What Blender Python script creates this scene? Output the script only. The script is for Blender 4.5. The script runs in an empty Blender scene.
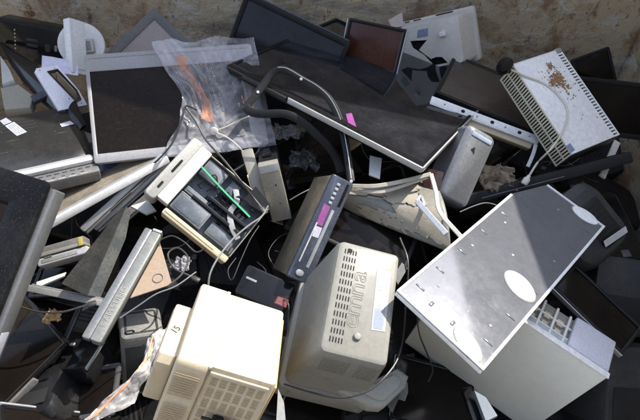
import bpy, bmesh, math, random
from mathutils import Vector, Matrix, noise
PI = math.pi
sc = bpy.context.scene
COL = sc.collection
rnd = random.Random(7)

# size (w, h, d) and three matrix rows (rotation | position) of every posed device.
# local frame of a device: x and y span its visible face, z = 0 is that face, the body reaches down to z = -d
POSE = {
'bag_monitor': ([0.5188,0.3617,0.0313],[0.9654,-0.1902,0.1784,-0.6605],[0.2476,0.8835,-0.3977,1.1058],[-0.0819,0.4281,0.9,0.8927]),
'big_tv': ([0.6939,0.6596,0.0557],[0.8213,0.5376,0.1909,-0.2922],[-0.5652,0.8121,0.145,1.4098],[-0.0771,-0.227,0.9708,1.0211]),
'rear_tv': ([0.4071,0.8235,0.0475],[0.9002,0.4098,-0.1477,-0.5966],[-0.3415,0.4535,-0.8233,1.3972],[-0.2704,0.7915,0.5481,0.4152]),
'red_monitor': ([0.2125,0.1629,0.0205],[0.9061,0.1992,-0.3732,0.0688],[-0.4213,0.5044,-0.7537,1.6337],[0.0382,0.8402,0.541,0.8672]),
'white_crt': ([0.2214,0.1603,0.1876],[0.8843,-0.2246,-0.4094,0.3245],[-0.2477,0.5177,-0.8189,1.7002],[0.3959,0.8256,0.4021,0.7829]),
'dark_lcd': ([0.357,0.2812,0.0379],[0.9001,0.3917,0.1906,0.3831],[-0.4025,0.9152,0.0201,1.44],[-0.1666,-0.0949,0.9815,0.8971]),
'chassis_frame': ([0.3708,0.0243,0.0497],[0.9302,0.3667,0.0126,0.3555],[-0.3095,0.8026,-0.51,1.3772],[-0.1972,0.4705,0.8601,0.9012]),
'vented_box': ([0.3418,0.1988,0.0816],[0.4258,0.8865,0.1814,0.6063],[-0.8341,0.4622,-0.301,1.4279],[-0.3506,-0.0232,0.9362,1.0123]),
'grey_speaker': ([0.0971,0.2403,0.117],[0.8665,0.4219,0.2668,0.3479],[-0.163,0.7442,-0.6478,1.0313],[-0.4718,0.5178,0.7136,0.8319]),
'panel': ([0.2396,0.6683,0.0163],[0.6901,0.6883,0.2235,0.1685],[-0.7107,0.7029,0.0296,0.6189],[-0.1368,-0.1792,0.9743,0.9851]),
'tower': ([0.4135,0.3524,0.118],[0.8035,0.2425,-0.5436,0.2529],[-0.5675,0.0367,-0.8225,0.7213],[-0.1795,0.9695,0.1671,0.5248]),
'round_black': ([0.1816,0.1531,0.0688],[0.5747,0.7972,0.1848,0.6707],[-0.7005,0.596,-0.3924,0.9713],[-0.423,0.0961,0.901,0.8468]),
'black_bar': ([0.5496,0.0346,0.3063],[0.9671,-0.2538,0.0147,0.4281],[0.2099,0.7647,-0.6093,1.0422],[0.1434,0.5923,0.7928,0.7696]),
'slab_right': ([0.2369,0.1163,0.0179],[0.645,0.7431,0.1782,0.637],[-0.7275,0.6685,-0.1545,0.7772],[-0.2339,-0.03,0.9718,0.7491]),
'corner_panel': ([0.1503,0.1392,0.0185],[0.9364,-0.3461,-0.0576,1.0453],[0.1583,0.5631,-0.8111,1.7377],[0.3131,0.7504,0.5821,0.6578]),
'corner_tv': ([0.2973,0.2075,0.0359],[0.9804,0.0916,-0.1744,0.9284],[-0.197,0.4546,-0.8686,1.5592],[-0.0002,0.886,0.4638,0.6207]),
'drive_a': ([0.0356,0.1772,0.1033],[0.9503,-0.3075,0.0496,-0.1858],[0.3005,0.8631,-0.4058,1.0251],[0.0819,0.4006,0.9126,0.8032]),
'drive_b': ([0.0583,0.1869,0.1543],[0.9785,-0.1925,0.0748,-0.1428],[0.1432,0.3715,-0.9173,1.008],[0.1488,0.9083,0.391,0.7397]),
'open_pc': ([0.2493,0.192,0.0749],[0.7554,0.579,0.3067,-0.4386],[-0.4004,0.7785,-0.4834,0.9554],[-0.5186,0.2423,0.8199,0.9058]),
'player': ([0.3003,0.0645,0.1733],[-0.4122,0.8531,0.3198,0.0376],[-0.7702,-0.1389,-0.6224,0.9935],[-0.4866,-0.5029,0.7144,0.9685]),
'black_box': ([0.1411,0.0862,0.0689],[0.9156,0.3948,0.0762,-0.2282],[-0.3597,0.8889,-0.2837,0.7396],[-0.1797,0.2323,0.9559,0.7804]),
'cream_unit': ([0.1399,0.2247,0.1946],[0.9231,0.0139,0.3842,-0.2156],[-0.1417,0.9413,0.3064,0.4353],[-0.3574,-0.3373,0.8709,1.0074]),
'grey_crt': ([0.1435,0.2689,0.2466],[0.9643,0.1785,0.1954,0.0048],[-0.1506,0.9772,-0.1497,0.4972],[-0.2177,0.115,0.9692,0.9521]),
'dark_speaker': ([0.1085,0.1034,0.2327],[0.926,-0.34,0.1641,-0.5101],[0.2896,0.9186,0.2688,0.621],[-0.2421,-0.2014,0.9491,0.744]),
'left_lcd': ([0.4026,0.51,0.057],[0.9552,0.2959,-0.0044,-1.1682],[-0.2565,0.8202,-0.5114,0.5371],[-0.1477,0.4896,0.8593,0.8952]),
'lcd_back': ([0.3309,0.3152,0.0617],[0.8536,-0.4975,0.1544,-0.9342],[0.4949,0.867,0.0574,0.9528],[-0.1625,0.0274,0.9863,0.9429]),
'silver_lcd': ([0.3982,0.2705,0.0358],[0.7832,-0.5684,-0.2521,-0.7664],[0.6173,0.7592,0.2063,0.9008],[0.0741,-0.3172,0.9455,0.8585]),
'silver_lcd_b': ([0.3153,0.0256,0.1865],[0.6886,-0.6505,0.3205,-0.6709],[0.6567,0.3719,-0.656,0.9308],[0.3076,0.6622,0.6833,0.7785]),
'silver_lcd_c': ([0.2946,0.0276,0.1435],[0.6879,-0.6562,0.3102,-0.6528],[0.671,0.4121,-0.6164,0.9571],[0.2766,0.6322,0.7238,0.7527]),
'blue_slab': ([0.2121,0.1102,0.0218],[0.9946,0.0031,-0.1037,-0.8095],[-0.0071,0.9992,-0.0383,0.7619],[0.1035,0.0389,0.9939,0.7137]),
'hollow_lcd': ([0.155,0.1295,0.0136],[0.9626,0.2458,0.1137,-0.8457],[-0.2085,0.9405,-0.2681,0.6697],[-0.1729,0.2344,0.9566,0.6788]),
'hollow_lcd_b': ([0.1405,0.1361,0.0132],[0.9685,-0.0876,-0.2331,-0.6513],[0.0665,0.9931,-0.0965,0.4543],[0.24,0.078,0.9676,0.6182]),
'silver_lcd_d': ([0.2484,0.0275,0.1389],[0.7086,-0.6304,0.3171,-0.6134],[0.6606,0.4347,-0.612,0.9554],[0.248,0.6432,0.7245,0.7472]),
'port_strip': ([0.1402,0.0482,0.0453],[0.9616,-0.2673,-0.0625,-0.7683],[0.223,0.8935,-0.3899,0.8143],[0.1601,0.361,0.9187,0.7887]),
'smoky_panel': ([0.0674,0.2144,0.007],[0.6004,0.1788,0.7795,-0.6111],[0.006,0.9737,-0.2279,0.6999],[-0.7997,0.1415,0.5835,0.8593]),
'bezel_bar': ([0.049,0.3306,0.0207],[0.9445,0.2725,0.1835,-0.5672],[-0.2566,0.9607,-0.1058,0.5836],[-0.2052,0.0529,0.9773,0.8386]),
'grey_bar': ([0.2099,0.0173,0.021],[0.981,0.1926,-0.0228,-0.7558],[-0.1827,0.8784,-0.4417,0.7188],[-0.0651,0.4375,0.8969,0.8211]),
'left_tv': ([0.246,0.225,0.0299],[0.7445,0.6308,-0.2185,-0.9743],[-0.6597,0.7454,-0.0957,0.6176],[0.1025,0.2154,0.9711,0.6561]),
'black_console': ([0.1057,0.1008,0.0593],[0.9615,0.1869,-0.2014,-0.6982],[-0.1314,0.9566,0.2603,0.5698],[0.2413,-0.2238,0.9443,0.6837]),
'black_printer': ([0.1537,0.1586,0.1072],[0.9415,-0.0893,-0.325,-0.7914],[0.1292,0.9862,0.1033,0.4274],[0.3113,-0.1392,0.9401,0.6705]),
'floor_tv': ([0.2708,0.1219,0.0259],[0.7252,-0.4771,0.4965,-0.6909],[0.1183,0.7966,0.5928,0.3587],[-0.6783,-0.3711,0.6341,0.7987]),
'corner_device': ([0.2503,0.152,0.1116],[0.9796,0.196,0.0438,-1.2374],[-0.0385,0.3973,-0.9169,1.7525],[-0.1971,0.8965,0.3967,0.8114]),
'white_slab': ([0.0562,0.1879,0.012],[0.4129,-0.0495,0.9094,-0.845],[0.6338,0.7327,-0.2479,1.5438],[-0.6541,0.6787,0.3339,0.8947]),
'tilted_monitor': ([0.2413,0.262,0.0503],[0.7032,0.7066,0.0781,-0.8252],[-0.4878,0.5595,-0.6701,1.7736],[-0.5172,0.4332,0.7382,0.8168]),
'white_frame': ([0.0962,0.1524,0.0077],[0.6334,-0.4701,0.6146,-0.8263],[0.7013,0.6845,-0.1991,1.3239],[-0.3271,0.5571,0.7633,0.911]),
'lilac_sheet': ([0.112,0.0599,0.0018],[0.8774,-0.1463,0.4569,-0.9316],[0.2813,0.9283,-0.2431,1.5043],[-0.3886,0.3419,0.8557,0.9345]),
'mid_tv': ([0.2684,0.1392,0.0234],[0.9089,0.4028,0.108,-0.0114],[-0.3666,0.8951,-0.2537,0.9094],[-0.1988,0.191,0.9612,0.8033]),
'low_tv': ([0.2675,0.1049,0.0216],[0.9465,0.1221,0.2986,-0.1947],[-0.1271,0.9919,-0.0026,0.4538],[-0.2965,-0.0355,0.9544,0.6763]),
'under_tv': ([0.243,0.2018,0.0356],[0.9629,0.1672,0.2118,0.181],[-0.1844,0.9808,0.0638,0.482],[-0.197,-0.1005,0.9752,0.5708]),
'dark_case_a': ([0.1752,0.2248,0.1509],[0.9886,0.1493,-0.0197,0.7892],[-0.1307,0.7853,-0.6052,0.7317],[-0.0749,0.6009,0.7958,0.581]),
'dark_case_b': ([0.2013,0.2155,0.1582],[0.9541,0.1115,0.2781,0.7394],[0.0699,0.8197,-0.5685,0.4531],[-0.2914,0.5618,0.7742,0.5753]),
}

# ------------------------------------------------------------------ materials
MATS = {}
def M(name, col, rough=.5, metal=0., dust=.25, dcol=(.30,.26,.20), scale=9., bump=.12, var=.25, spec=.5, scr=.25, speck=1.):
    """plastic or painted metal with a patchy film of dust, fine grain and scratches"""
    if name in MATS: return MATS[name]
    m = bpy.data.materials.new(name); m.use_nodes = True; nt = m.node_tree; N = nt.nodes; L = nt.links
    b = N['Principled BSDF']; tc = N.new('ShaderNodeTexCoord'); oi = N.new('ShaderNodeObjectInfo')
    add = N.new('ShaderNodeVectorMath'); add.operation = 'MULTIPLY_ADD'
    L.new(oi.outputs['Random'], add.inputs[0]); add.inputs[1].default_value = (9, 7, 5); L.new(tc.outputs['Object'], add.inputs[2])
    def nz(s, det, ro=.6, st=None):
        n = N.new('ShaderNodeTexNoise'); n.inputs['Scale'].default_value = s; n.inputs['Detail'].default_value = det; n.inputs['Roughness'].default_value = ro
        if st:
            mp = N.new('ShaderNodeMapping'); mp.inputs['Scale'].default_value = st; mp.inputs['Rotation'].default_value = (.2, .3, .7)
            L.new(add.outputs[0], mp.inputs[0]); L.new(mp.outputs[0], n.inputs['Vector'])
        else: L.new(add.outputs[0], n.inputs['Vector'])
        return n.outputs['Fac']
    def rng(s, a, c, lo=0., hi=1.):
        r = N.new('ShaderNodeMapRange'); L.new(s, r.inputs[0]); r.inputs[1].default_value = a; r.inputs[2].default_value = c
        r.inputs[3].default_value = lo; r.inputs[4].default_value = hi; return r.outputs[0]
    def mth(op, a, c):
        x = N.new('ShaderNodeMath'); x.operation = op; x.use_clamp = True
        for i, v in enumerate((a, c)):
            if isinstance(v, (int, float)): x.inputs[i].default_value = v
            else: L.new(v, x.inputs[i])
        return x.outputs[0]
    def mix(f, a, c):
        x = N.new('ShaderNodeMix'); x.data_type = 'RGBA'
        if isinstance(f, (int, float)): x.inputs[0].default_value = f
        else: L.new(f, x.inputs[0])
        for i, v in ((6, a), (7, c)):
            if isinstance(v, tuple): x.inputs[i].default_value = (*v, 1)
            else: L.new(v, x.inputs[i])
        return x.outputs[2]
    big = nz(scale, 6, .65); fine = nz(scale*16, 3, .7); sp = nz(scale*45, 1, .5); sc_ = nz(scale*1.1, 4, .8, (1, 26, 4)); film = nz(scale*.35, 4, .6)
    c = mix(rng(fine, .3, .7, 0, 1), tuple(v*(1-var*.6) for v in col), tuple(min(1, v*(1+var*.5)) for v in col))
    patch = mth('MULTIPLY', rng(big, .42, .68), mth('ADD', rng(fine, .35, .65, .2, .8), rng(film, .4, .65, 0, .6)))
    specks = mth('MULTIPLY', rng(sp, .69, .76), min(1, dust*1.3)*speck)
    scratch = mth('MULTIPLY', rng(sc_, .66, .71), scr)
    df = mth('MAXIMUM', mth('MULTIPLY', patch, dust), specks)
    df = mth('ADD', df, dust*.12)
    c = mix(df, c, dcol)
    c = mix(scratch, c, tuple(min(.85, v*1.8+.10) for v in col))
    L.new(c, b.inputs['Base Color'])
    L.new(mth('ADD', rng(big, .3, .7, rough*.8, min(1, rough*1.2)), mth('MULTIPLY', df, .6)), b.inputs['Roughness'])
    b.inputs['Metallic'].default_value = metal; b.inputs['Specular IOR Level'].default_value = spec
    if metal: L.new(mth('MULTIPLY', mth('SUBTRACT', 1, df), metal), b.inputs['Metallic'])
    bp = N.new('ShaderNodeBump'); bp.inputs['Strength'].default_value = bump; bp.inputs['Distance'].default_value = .003
    L.new(mth('ADD', mth('MULTIPLY', fine, .5), mth('MULTIPLY', big, .5)), bp.inputs['Height']); L.new(bp.outputs[0], b.inputs['Normal'])
    MATS[name] = m; return m

black = M('black_plastic', (.010,.010,.011), .34, dust=.05, spec=.25, dcol=(.13,.115,.095))
matt = M('black_matt_plastic', (.013,.013,.014), .5, dust=.06, spec=.2, dcol=(.13,.115,.095))
gloss = M('black_gloss_plastic', (.008,.008,.009), .12, dust=.04, bump=.02, spec=.3, speck=1.5, dcol=(.13,.115,.095))
dusty_black = M('dusty_black_plastic', (.006,.006,.007), .4, dust=.05, scr=.4, spec=.14, speck=6., dcol=(.22,.21,.19))
char = M('charcoal_plastic', (.022,.024,.027), .45, dust=.10, spec=.3)
dgrey = M('dark_grey_plastic', (.10,.10,.105), .45, dust=.35)
grey = M('grey_plastic', (.22,.22,.215), .5, dust=.35)
lgrey = M('light_grey_plastic', (.46,.46,.44), .5, dust=.3, scr=.4)
lilac = M('lilac_grey_plastic', (.245,.24,.25), .45, dust=.3)
silver = M('silver_plastic', (.42,.43,.44), .3, metal=.45, dust=.3, scr=.5)
cream = M('yellowed_cream_plastic', (.56,.475,.335), .5, dust=.36, dcol=(.40,.29,.15), scale=6)
ochre = M('ochre_plastic', (.55,.38,.16), .55, dust=.3)
putty = M('putty_grey_plastic', (.20,.195,.17), .45, dust=.3, dcol=(.22,.19,.13), scale=6)
ivory = M('ivory_painted_steel', (.68,.67,.60), .30, dust=.05, var=.08, dcol=(.42,.38,.26), scale=2, bump=.05)
white = M('white_plastic', (.74,.73,.72), .45, dust=.2)
offwhite = M('off_white_plastic', (.62,.59,.55), .5, dust=.3, scale=5)
wmetal = M('white_painted_metal', (.80,.785,.765), .38, dust=.16, dcol=(.40,.35,.28), scale=5, bump=.06)
zinc = M('zinc_plated_steel', (.15,.155,.17), .07, metal=.3, dust=.07, dcol=(.30,.30,.31), scale=3, bump=.01, scr=.25, var=.12)
drive_grey = M('khaki_grey_steel', (.30,.28,.23), .42, metal=.3, dust=.3)
brown_dust = M('dusty_brown_steel', (.10,.085,.06), .6, metal=.2, dust=.85, dcol=(.26,.20,.12), scr=.5)
bluegrey = M('blue_grey_plastic', (.036,.043,.066), .2, dust=.18, dcol=(.34,.36,.40), scr=.6)
skyblue = M('pale_blue_plastic', (.38,.46,.55), .45, dust=.2)
screen = M('dark_screen_glass', (.008,.006,.005), .12, dust=.03, dcol=(.08,.07,.06), bump=.015, var=.1, scale=5, spec=.15)
screen_brown = M('dusty_brown_screen', (.010,.007,.0055), .22, dust=.10, dcol=(.10,.08,.06), speck=2., bump=.02, scale=5, spec=.12)
screen_red = M('reddish_screen', (.055,.016,.010), .2, dust=.2, dcol=(.14,.08,.06), bump=.02, spec=.25)
screen_tv = M('tv_screen_glass', (.008,.008,.010), .05, dust=.04, dcol=(.30,.31,.33), bump=.004, var=.1, scale=3.2, scr=.3, speck=.5, spec=.25)
screen_grey = M('grey_lit_screen', (.30,.25,.23), .35, dust=.3)
board = M('slate_grey_board', (.075,.085,.095), .4, metal=.2, dust=.3, speck=3., dcol=(.42,.44,.46), scale=14)
green = M('green_plastic', (.05,.42,.20), .4, dust=.15)
hole = M('dark_opening', (.006,.006,.006), .9, dust=.02, bump=0)
cable_black = M('black_cable', (.015,.015,.016), .45, dust=.15)
cable_white = M('white_cable', (.62,.58,.48), .5, dust=.2)
cable_grey = M('grey_cable', (.16,.16,.16), .5, dust=.2)
paper = M('white_paper_label', (.36,.37,.42), .7, dust=.15, bump=.02)
lilac_paper = M('lilac_paper', (.55,.54,.66), .7, dust=.1, bump=.05)
blue_label = M('blue_label', (.16,.20,.34), .5, dust=.3, dcol=(.5,.5,.5))
magenta = M('magenta_sticker_and_reflection', (.26,.05,.23), .25, dust=.35)  # also colours the reflection painted on the large television's glass
red = M('red_label', (.16,.012,.012), .4, dust=.1)
yellow = M('yellow_tag', (.40,.31,.05), .5, dust=.4)
card = M('brown_card', (.30,.22,.155), .75, dust=.3, bump=.2)
torn = M('torn_beige_paper', (.31,.275,.215), .75, dust=.2, dcol=(.30,.22,.13), bump=.15)
rustm = M('rusty_crumb', (.30,.16,.07), .9, dust=.1)

def see_through(name, tint, lo, hi, rough, scale, edge=0):
    m = bpy.data.materials.new(name); m.use_nodes = True; nt = m.node_tree; N = nt.nodes; L = nt.links
    b = N['Principled BSDF']; b.inputs['Base Color'].default_value = (*tint, 1); b.inputs['Roughness'].default_value = rough
    tr = N.new('ShaderNodeBsdfTransparent'); mx = N.new('ShaderNodeMixShader'); tc = N.new('ShaderNodeTexCoord')
    n = N.new('ShaderNodeTexNoise'); n.inputs['Scale'].default_value = scale; n.inputs['Detail'].default_value = 5; n.inputs['Distortion'].default_value = 1.2
    L.new(tc.outputs['Object'], n.inputs['Vector'])
    r = N.new('ShaderNodeMapRange'); r.inputs[1].default_value = .42; r.inputs[2].default_value = .66; r.inputs[3].default_value = lo; r.inputs[4].default_value = hi
    L.new(n.outputs['Fac'], r.inputs[0])
    lw = N.new('ShaderNodeLayerWeight'); lw.inputs['Blend'].default_value = .35; ma = N.new('ShaderNodeMath'); ma.operation = 'MULTIPLY_ADD'; ma.use_clamp = True; ma.inputs[1].default_value = edge
    L.new(lw.outputs['Facing'], ma.inputs[0]); L.new(r.outputs[0], ma.inputs[2]); L.new(ma.outputs[0], mx.inputs[0]); L.new(tr.outputs[0], mx.inputs[1]); L.new(b.outputs[0], mx.inputs[2])
    bp = N.new('ShaderNodeBump'); bp.inputs['Strength'].default_value = .35; bp.inputs['Distance'].default_value = .006; L.new(n.outputs['Fac'], bp.inputs['Height']); L.new(bp.outputs[0], b.inputs['Normal'])
    L.new(mx.outputs[0], N['Material Output'].inputs[0]); return m
orange = see_through('orange_print', (.56,.25,.14), .3, .7, .4, 22)
bag_film = see_through('clear_bag_film', (.70,.69,.73), .10, .24, .10, 9, .7)
wrap_film = see_through('crinkled_wrap_film', (.70,.66,.64), .22, .85, .25, 30, .3)
smoke_film = M('smoky_plastic', (.016,.018,.019), .12, dust=.08, bump=.02)

def wall_material():
    m = bpy.data.materials.new('rusty_painted_steel'); m.use_nodes = True; nt = m.node_tree; N = nt.nodes; L = nt.links
    b = N['Principled BSDF']; tc = N.new('ShaderNodeTexCoord')
    def nz(s, det, st=(1,1,1), ro=.65, dist=0):
        mp = N.new('ShaderNodeMapping'); mp.inputs['Scale'].default_value = st; L.new(tc.outputs['Object'], mp.inputs[0])
        n = N.new('ShaderNodeTexNoise'); n.inputs['Scale'].default_value = s; n.inputs['Detail'].default_value = det; n.inputs['Roughness'].default_value = ro; n.inputs['Distortion'].default_value = dist
        L.new(mp.outputs[0], n.inputs['Vector']); return n.outputs['Fac']
    def rng(s, a, c):
        r = N.new('ShaderNodeMapRange'); L.new(s, r.inputs[0]); r.inputs[1].default_value = a; r.inputs[2].default_value = c; return r.outputs[0]
    def mix(f, a, c):
        x = N.new('ShaderNodeMix'); x.data_type = 'RGBA'; L.new(f, x.inputs[0])
        for i, v in ((6, a), (7, c)):
            if isinstance(v, tuple): x.inputs[i].default_value = (*v, 1)
            else: L.new(v, x.inputs[i])
        return x.outputs[2]
    c = mix(rng(nz(1.6, 5), .3, .7), (.56,.47,.34), (.68,.55,.36))
    c = mix(rng(nz(3.2, 8, (1,1,.8), .7, .6), .48, .60), c, (.34,.22,.13))
    c = mix(rng(nz(7, 7, (1,1,.5), .75), .575, .66), c, (.23,.11,.055))
    c = mix(rng(nz(5, 6, (1,1,2.2), .75, 1.), .54, .62), c, (.66,.63,.56))
    c = mix(rng(nz(2.2, 7, (.6,1,2.5), .7), .56, .70), c, (.22,.20,.17))
    c = mix(rng(nz(7, 5, (4,1,.25), .8), .66, .72), c, (.68,.64,.56))
    c = mix(rng(nz(38, 4, (1,1,.6), .8), .60, .68), c, (.20,.11,.06))
    c = mix(rng(nz(16, 8, (1,1,1.6), .8, .8), .585, .615), c, (.60,.55,.47))
    c = mix(rng(nz(13, 9, (1.2,1,.8), .82, .5), .60, .63), c, (.16,.10,.06))
    L.new(c, b.inputs['Base Color']); b.inputs['Roughness'].default_value = .62
    bp = N.new('ShaderNodeBump'); bp.inputs['Strength'].default_value = .7; bp.inputs['Distance'].default_value = .03
    L.new(nz(6, 12, (1,1,1), .72), bp.inputs['Height']); L.new(bp.outputs[0], b.inputs['Normal']); return m
rust_wall = wall_material()

# ------------------------------------------------------------------ mesh building
def rr(x0, x1, y0, y1, r, z, n=4):
    r = max(1e-5, min(r, (x1-x0)/2-1e-5, (y1-y0)/2-1e-5)); P = []
    for cx, cy, a in ((x1-r, y0+r, -PI/2), (x1-r, y1-r, 0), (x0+r, y1-r, PI/2), (x0+r, y0+r, PI)):
        for i in range(n+1):
            t = a+PI/2*i/n; P.append((cx+r*math.cos(t), cy+r*math.sin(t), z))
    return P
class MB:
    def __init__(s): s.bm = bmesh.new()
    def loops(s, loops, cap0=True, cap1=True, axis='z'):
        f = {'z': lambda p: p, 'x': lambda p: (p[2], p[0], p[1]), 'y': lambda p: (p[1], p[2], p[0])}[axis]
        V = [[s.bm.verts.new(f(p)) for p in l] for l in loops]; n = len(V[0])
        for a, b in zip(V, V[1:]):
            for i in range(n): s.bm.faces.new((a[i], a[(i+1) % n], b[(i+1) % n], b[i]))
        if cap0: s.bm.faces.new(V[0][::-1])
        if cap1: s.bm.faces.new(V[-1])
        return s
    def box(s, x0, x1, y0, y1, z0, z1, r=.004, e=.002, axis='z', n=3):
        """box with rounded corners (r, round its axis) and softened end edges (e)"""
        if axis == 'x': a = (y0, y1, z0, z1, x0, x1)
        elif axis == 'y': a = (z0, z1, x0, x1, y0, y1)
        else: a = (x0, x1, y0, y1, z0, z1)
        e = min(e, (a[5]-a[4])/2.2, (a[1]-a[0])/2.5, (a[3]-a[2])/2.5)
        q = lambda i, z: rr(a[0]+i, a[1]-i, a[2]+i, a[3]-i, r-i*.5, z, n)
        return s.loops([q(e, a[4]), q(.3*e, a[4]+.3*e), q(0, a[4]+e), q(0, a[5]-e), q(.3*e, a[5]-.3*e), q(e, a[5])], axis=axis)
    def sect(s, secs, cap0=True, cap1=True, axis='z', n=4):
        """loft through rounded rectangles (x0, x1, y0, y1, r, z)"""
        return s.loops([rr(*q, n=n) for q in secs], cap0, cap1, axis)
    def ring(s, o, i, z0, z1, r=.006, e=.003):
        g = lambda q, k, rad, z: rr(q[0]+k, q[1]-k, q[2]+k, q[3]-k, rad, z)
        return s.loops([g(o, 0, r, z0), g(o, 0, r, z1-e), g(o, .3*e, r, z1-.3*e), g(o, e, r, z1), g(i, -e, .003, z1), g(i, -.2*e, .002, z1-.5*e), g(i, 0, .002, z0)], False, False)
    def plate(s, outer, holes, z0, z1):
        bm = s.bm; E = []
        for l in [outer]+holes:
            V = [bm.verts.new((x, y, z0)) for x, y in l]
            E += [bm.edges.new((V[i], V[(i+1) % len(V)])) for i in range(len(V))]
        F = [f for f in bmesh.ops.triangle_fill(bm, use_beauty=True, use_dissolve=False, edges=E)['geom'] if isinstance(f, bmesh.types.BMFace)]
        X = bmesh.ops.extrude_face_region(bm, geom=F)['geom']
        bmesh.ops.translate(bm, vec=(0, 0, z1-z0), verts=[v for v in X if isinstance(v, bmesh.types.BMVert)])
        return s
    def tube(s, path, r, n=6, sub=5):
        P = spline(path, sub); up = Vector((.3, .2, 1)); L = []
        for k, p in enumerate(P):
            t = (P[min(k+1, len(P)-1)]-P[max(k-1, 0)]).normalized(); a = t.cross(up)
            a = (a if a.length > 1e-3 else t.cross(Vector((1, 0, 0)))).normalized(); b = t.cross(a)
            L.append([tuple(p+r*(math.cos(2*PI*i/n)*a+math.sin(2*PI*i/n)*b)) for i in range(n)])
        return s.loops(L)
    def strip(s, path, w, t, up, sub=5):
        """flat bar of width w and thickness t that follows a path"""
        P = spline(path, sub) if sub > 1 else [Vector(p) for p in path]; up = Vector(up).normalized(); L = []
        for k, p in enumerate(P):
            d = (P[min(k+1, len(P)-1)]-P[max(k-1, 0)]).normalized(); a = d.cross(up).normalized()*w/2; b = a.cross(d).normalized()*t/2
            c = .75
            L.append([tuple(p+v) for v in (a*c+b, a+b*.4, a-b*.4, a*c-b, -a*c-b, -a-b*.4, -a+b*.4, -a*c+b)])
        return s.loops(L)
    def grid(s, nu, nv, f):
        V = [[s.bm.verts.new(f(i/nu, j/nv)) for i in range(nu+1)] for j in range(nv+1)]
        for j in range(nv):
            for i in range(nu): s.bm.faces.new((V[j][i], V[j][i+1], V[j+1][i+1], V[j+1][i]))
        return s
    def prism(s, pts, z0, z1):
        return s.loops([[(x, y, z0) for x, y in pts], [(x, y, z1) for x, y in pts]])
    def build(s, name, mat, parent=None, org=None, ang=.6, warp=None):
        bm = s.bm
        if warp:
            for v in bm.verts: v.co = warp(v.co)
        bmesh.ops.recalc_face_normals(bm, faces=bm.faces)
        if org is not None: bmesh.ops.translate(bm, vec=-Vector(org), verts=bm.verts)
        me = bpy.data.meshes.new(name); bm.to_mesh(me); bm.free()
        me.polygons.foreach_set('use_smooth', [True]*len(me.polygons)); me.set_sharp_from_angle(angle=ang)
        me.materials.append(mat); o = bpy.data.objects.new(name, me); COL.objects.link(o)
        if parent: o.parent = parent
        elif org is not None: o.location = org
        return o
def spline(path, sub):
    P = [Vector(p) for p in path]
    if len(P) < 3: return [P[0].lerp(P[-1], i/6) for i in range(7)]
    Q = [P[0]*2-P[1]]+P+[P[-1]*2-P[-2]]; R = []
    for i in range(1, len(Q)-2):
        for k in range(sub):
            t = k/sub; a, b, c, d = Q[i-1:i+3]
            R.append(.5*((2*b)+(c-a)*t+(2*a-5*b+4*c-d)*t*t+(3*b-a-3*c+d)*t**3))
    return R+[P[-1]]
def tag(o, label=None, cat=None, group=None, kind=None):
    if label: o['label'] = label
    if cat: o['category'] = cat
    if group: o['group'] = group
    if kind: o['kind'] = kind
    return o
def thing(name, key, label, cat, group=None):
    d, *rows = POSE[key]; o = bpy.data.objects.new(name, None); COL.objects.link(o); o.empty_display_size = .02
    o.matrix_world = Matrix((*rows, (0, 0, 0, 1))); tag(o, label, cat, group); return (o, *d)
def lettering(body, size, loc, rot, mat, parent, ext=.0008, name='lettering', sx=1, line=0):
    c = bpy.data.curves.new(name, 'FONT'); c.body = body; c.size = size; c.extrude = ext; c.align_x = 'CENTER'; c.align_y = 'CENTER'
    if line: c.fill_mode = 'NONE'; c.extrude = 0; c.bevel_depth = line; c.bevel_resolution = 1
    t = bpy.data.objects.new(name, c); me = bpy.data.meshes.new_from_object(t); bpy.data.objects.remove(t)
    me.materials.clear(); me.materials.append(mat); o = bpy.data.objects.new(name, me); COL.objects.link(o)
    o.parent = parent; o.location = loc; o.rotation_euler = (0, 0, rot) if not isinstance(rot, tuple) else rot; o.scale = (sx, 1, 1); return o
def flat(pts, z, t, name, mat, parent):
    o = MB().prism(pts, z, z+t).build(name, mat, parent)
    if name in ('label', 'nameplate') and len(pts) == 4:                      # printed rows, too small to read
        P = [Vector((*p, z+t)) for p in pts]; b = MB(); a = P[1]-P[0] if (P[1]-P[0]).length > (P[2]-P[1]).length else P[2]-P[1]; S = P if (P[1]-P[0]).length > (P[2]-P[1]).length else P[1:]+P[:1]
        at_ = lambda u, v: S[0].lerp(S[1], u).lerp(S[3].lerp(S[2], u), v); n = 4
        for k in range(n):
            v = .2+.6*k/(n-1); u = .08
            while u < .86:
                l_ = rnd.uniform(.18, .6); e_ = min(.92, u+l_); hh = .028; q = [at_(u, v-hh), at_(e_, v-hh), at_(e_, v+hh), at_(u, v+hh)]
                b.prism([(c.x, c.y) for c in q], z+t+.0001, z+t+.0003); u = e_+rnd.uniform(.03, .12)
        c = b.build('print', MATS['grey_plastic'] if mat.name != 'white_paper_label' else MATS['dark_grey_plastic'], o)
    return o

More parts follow.
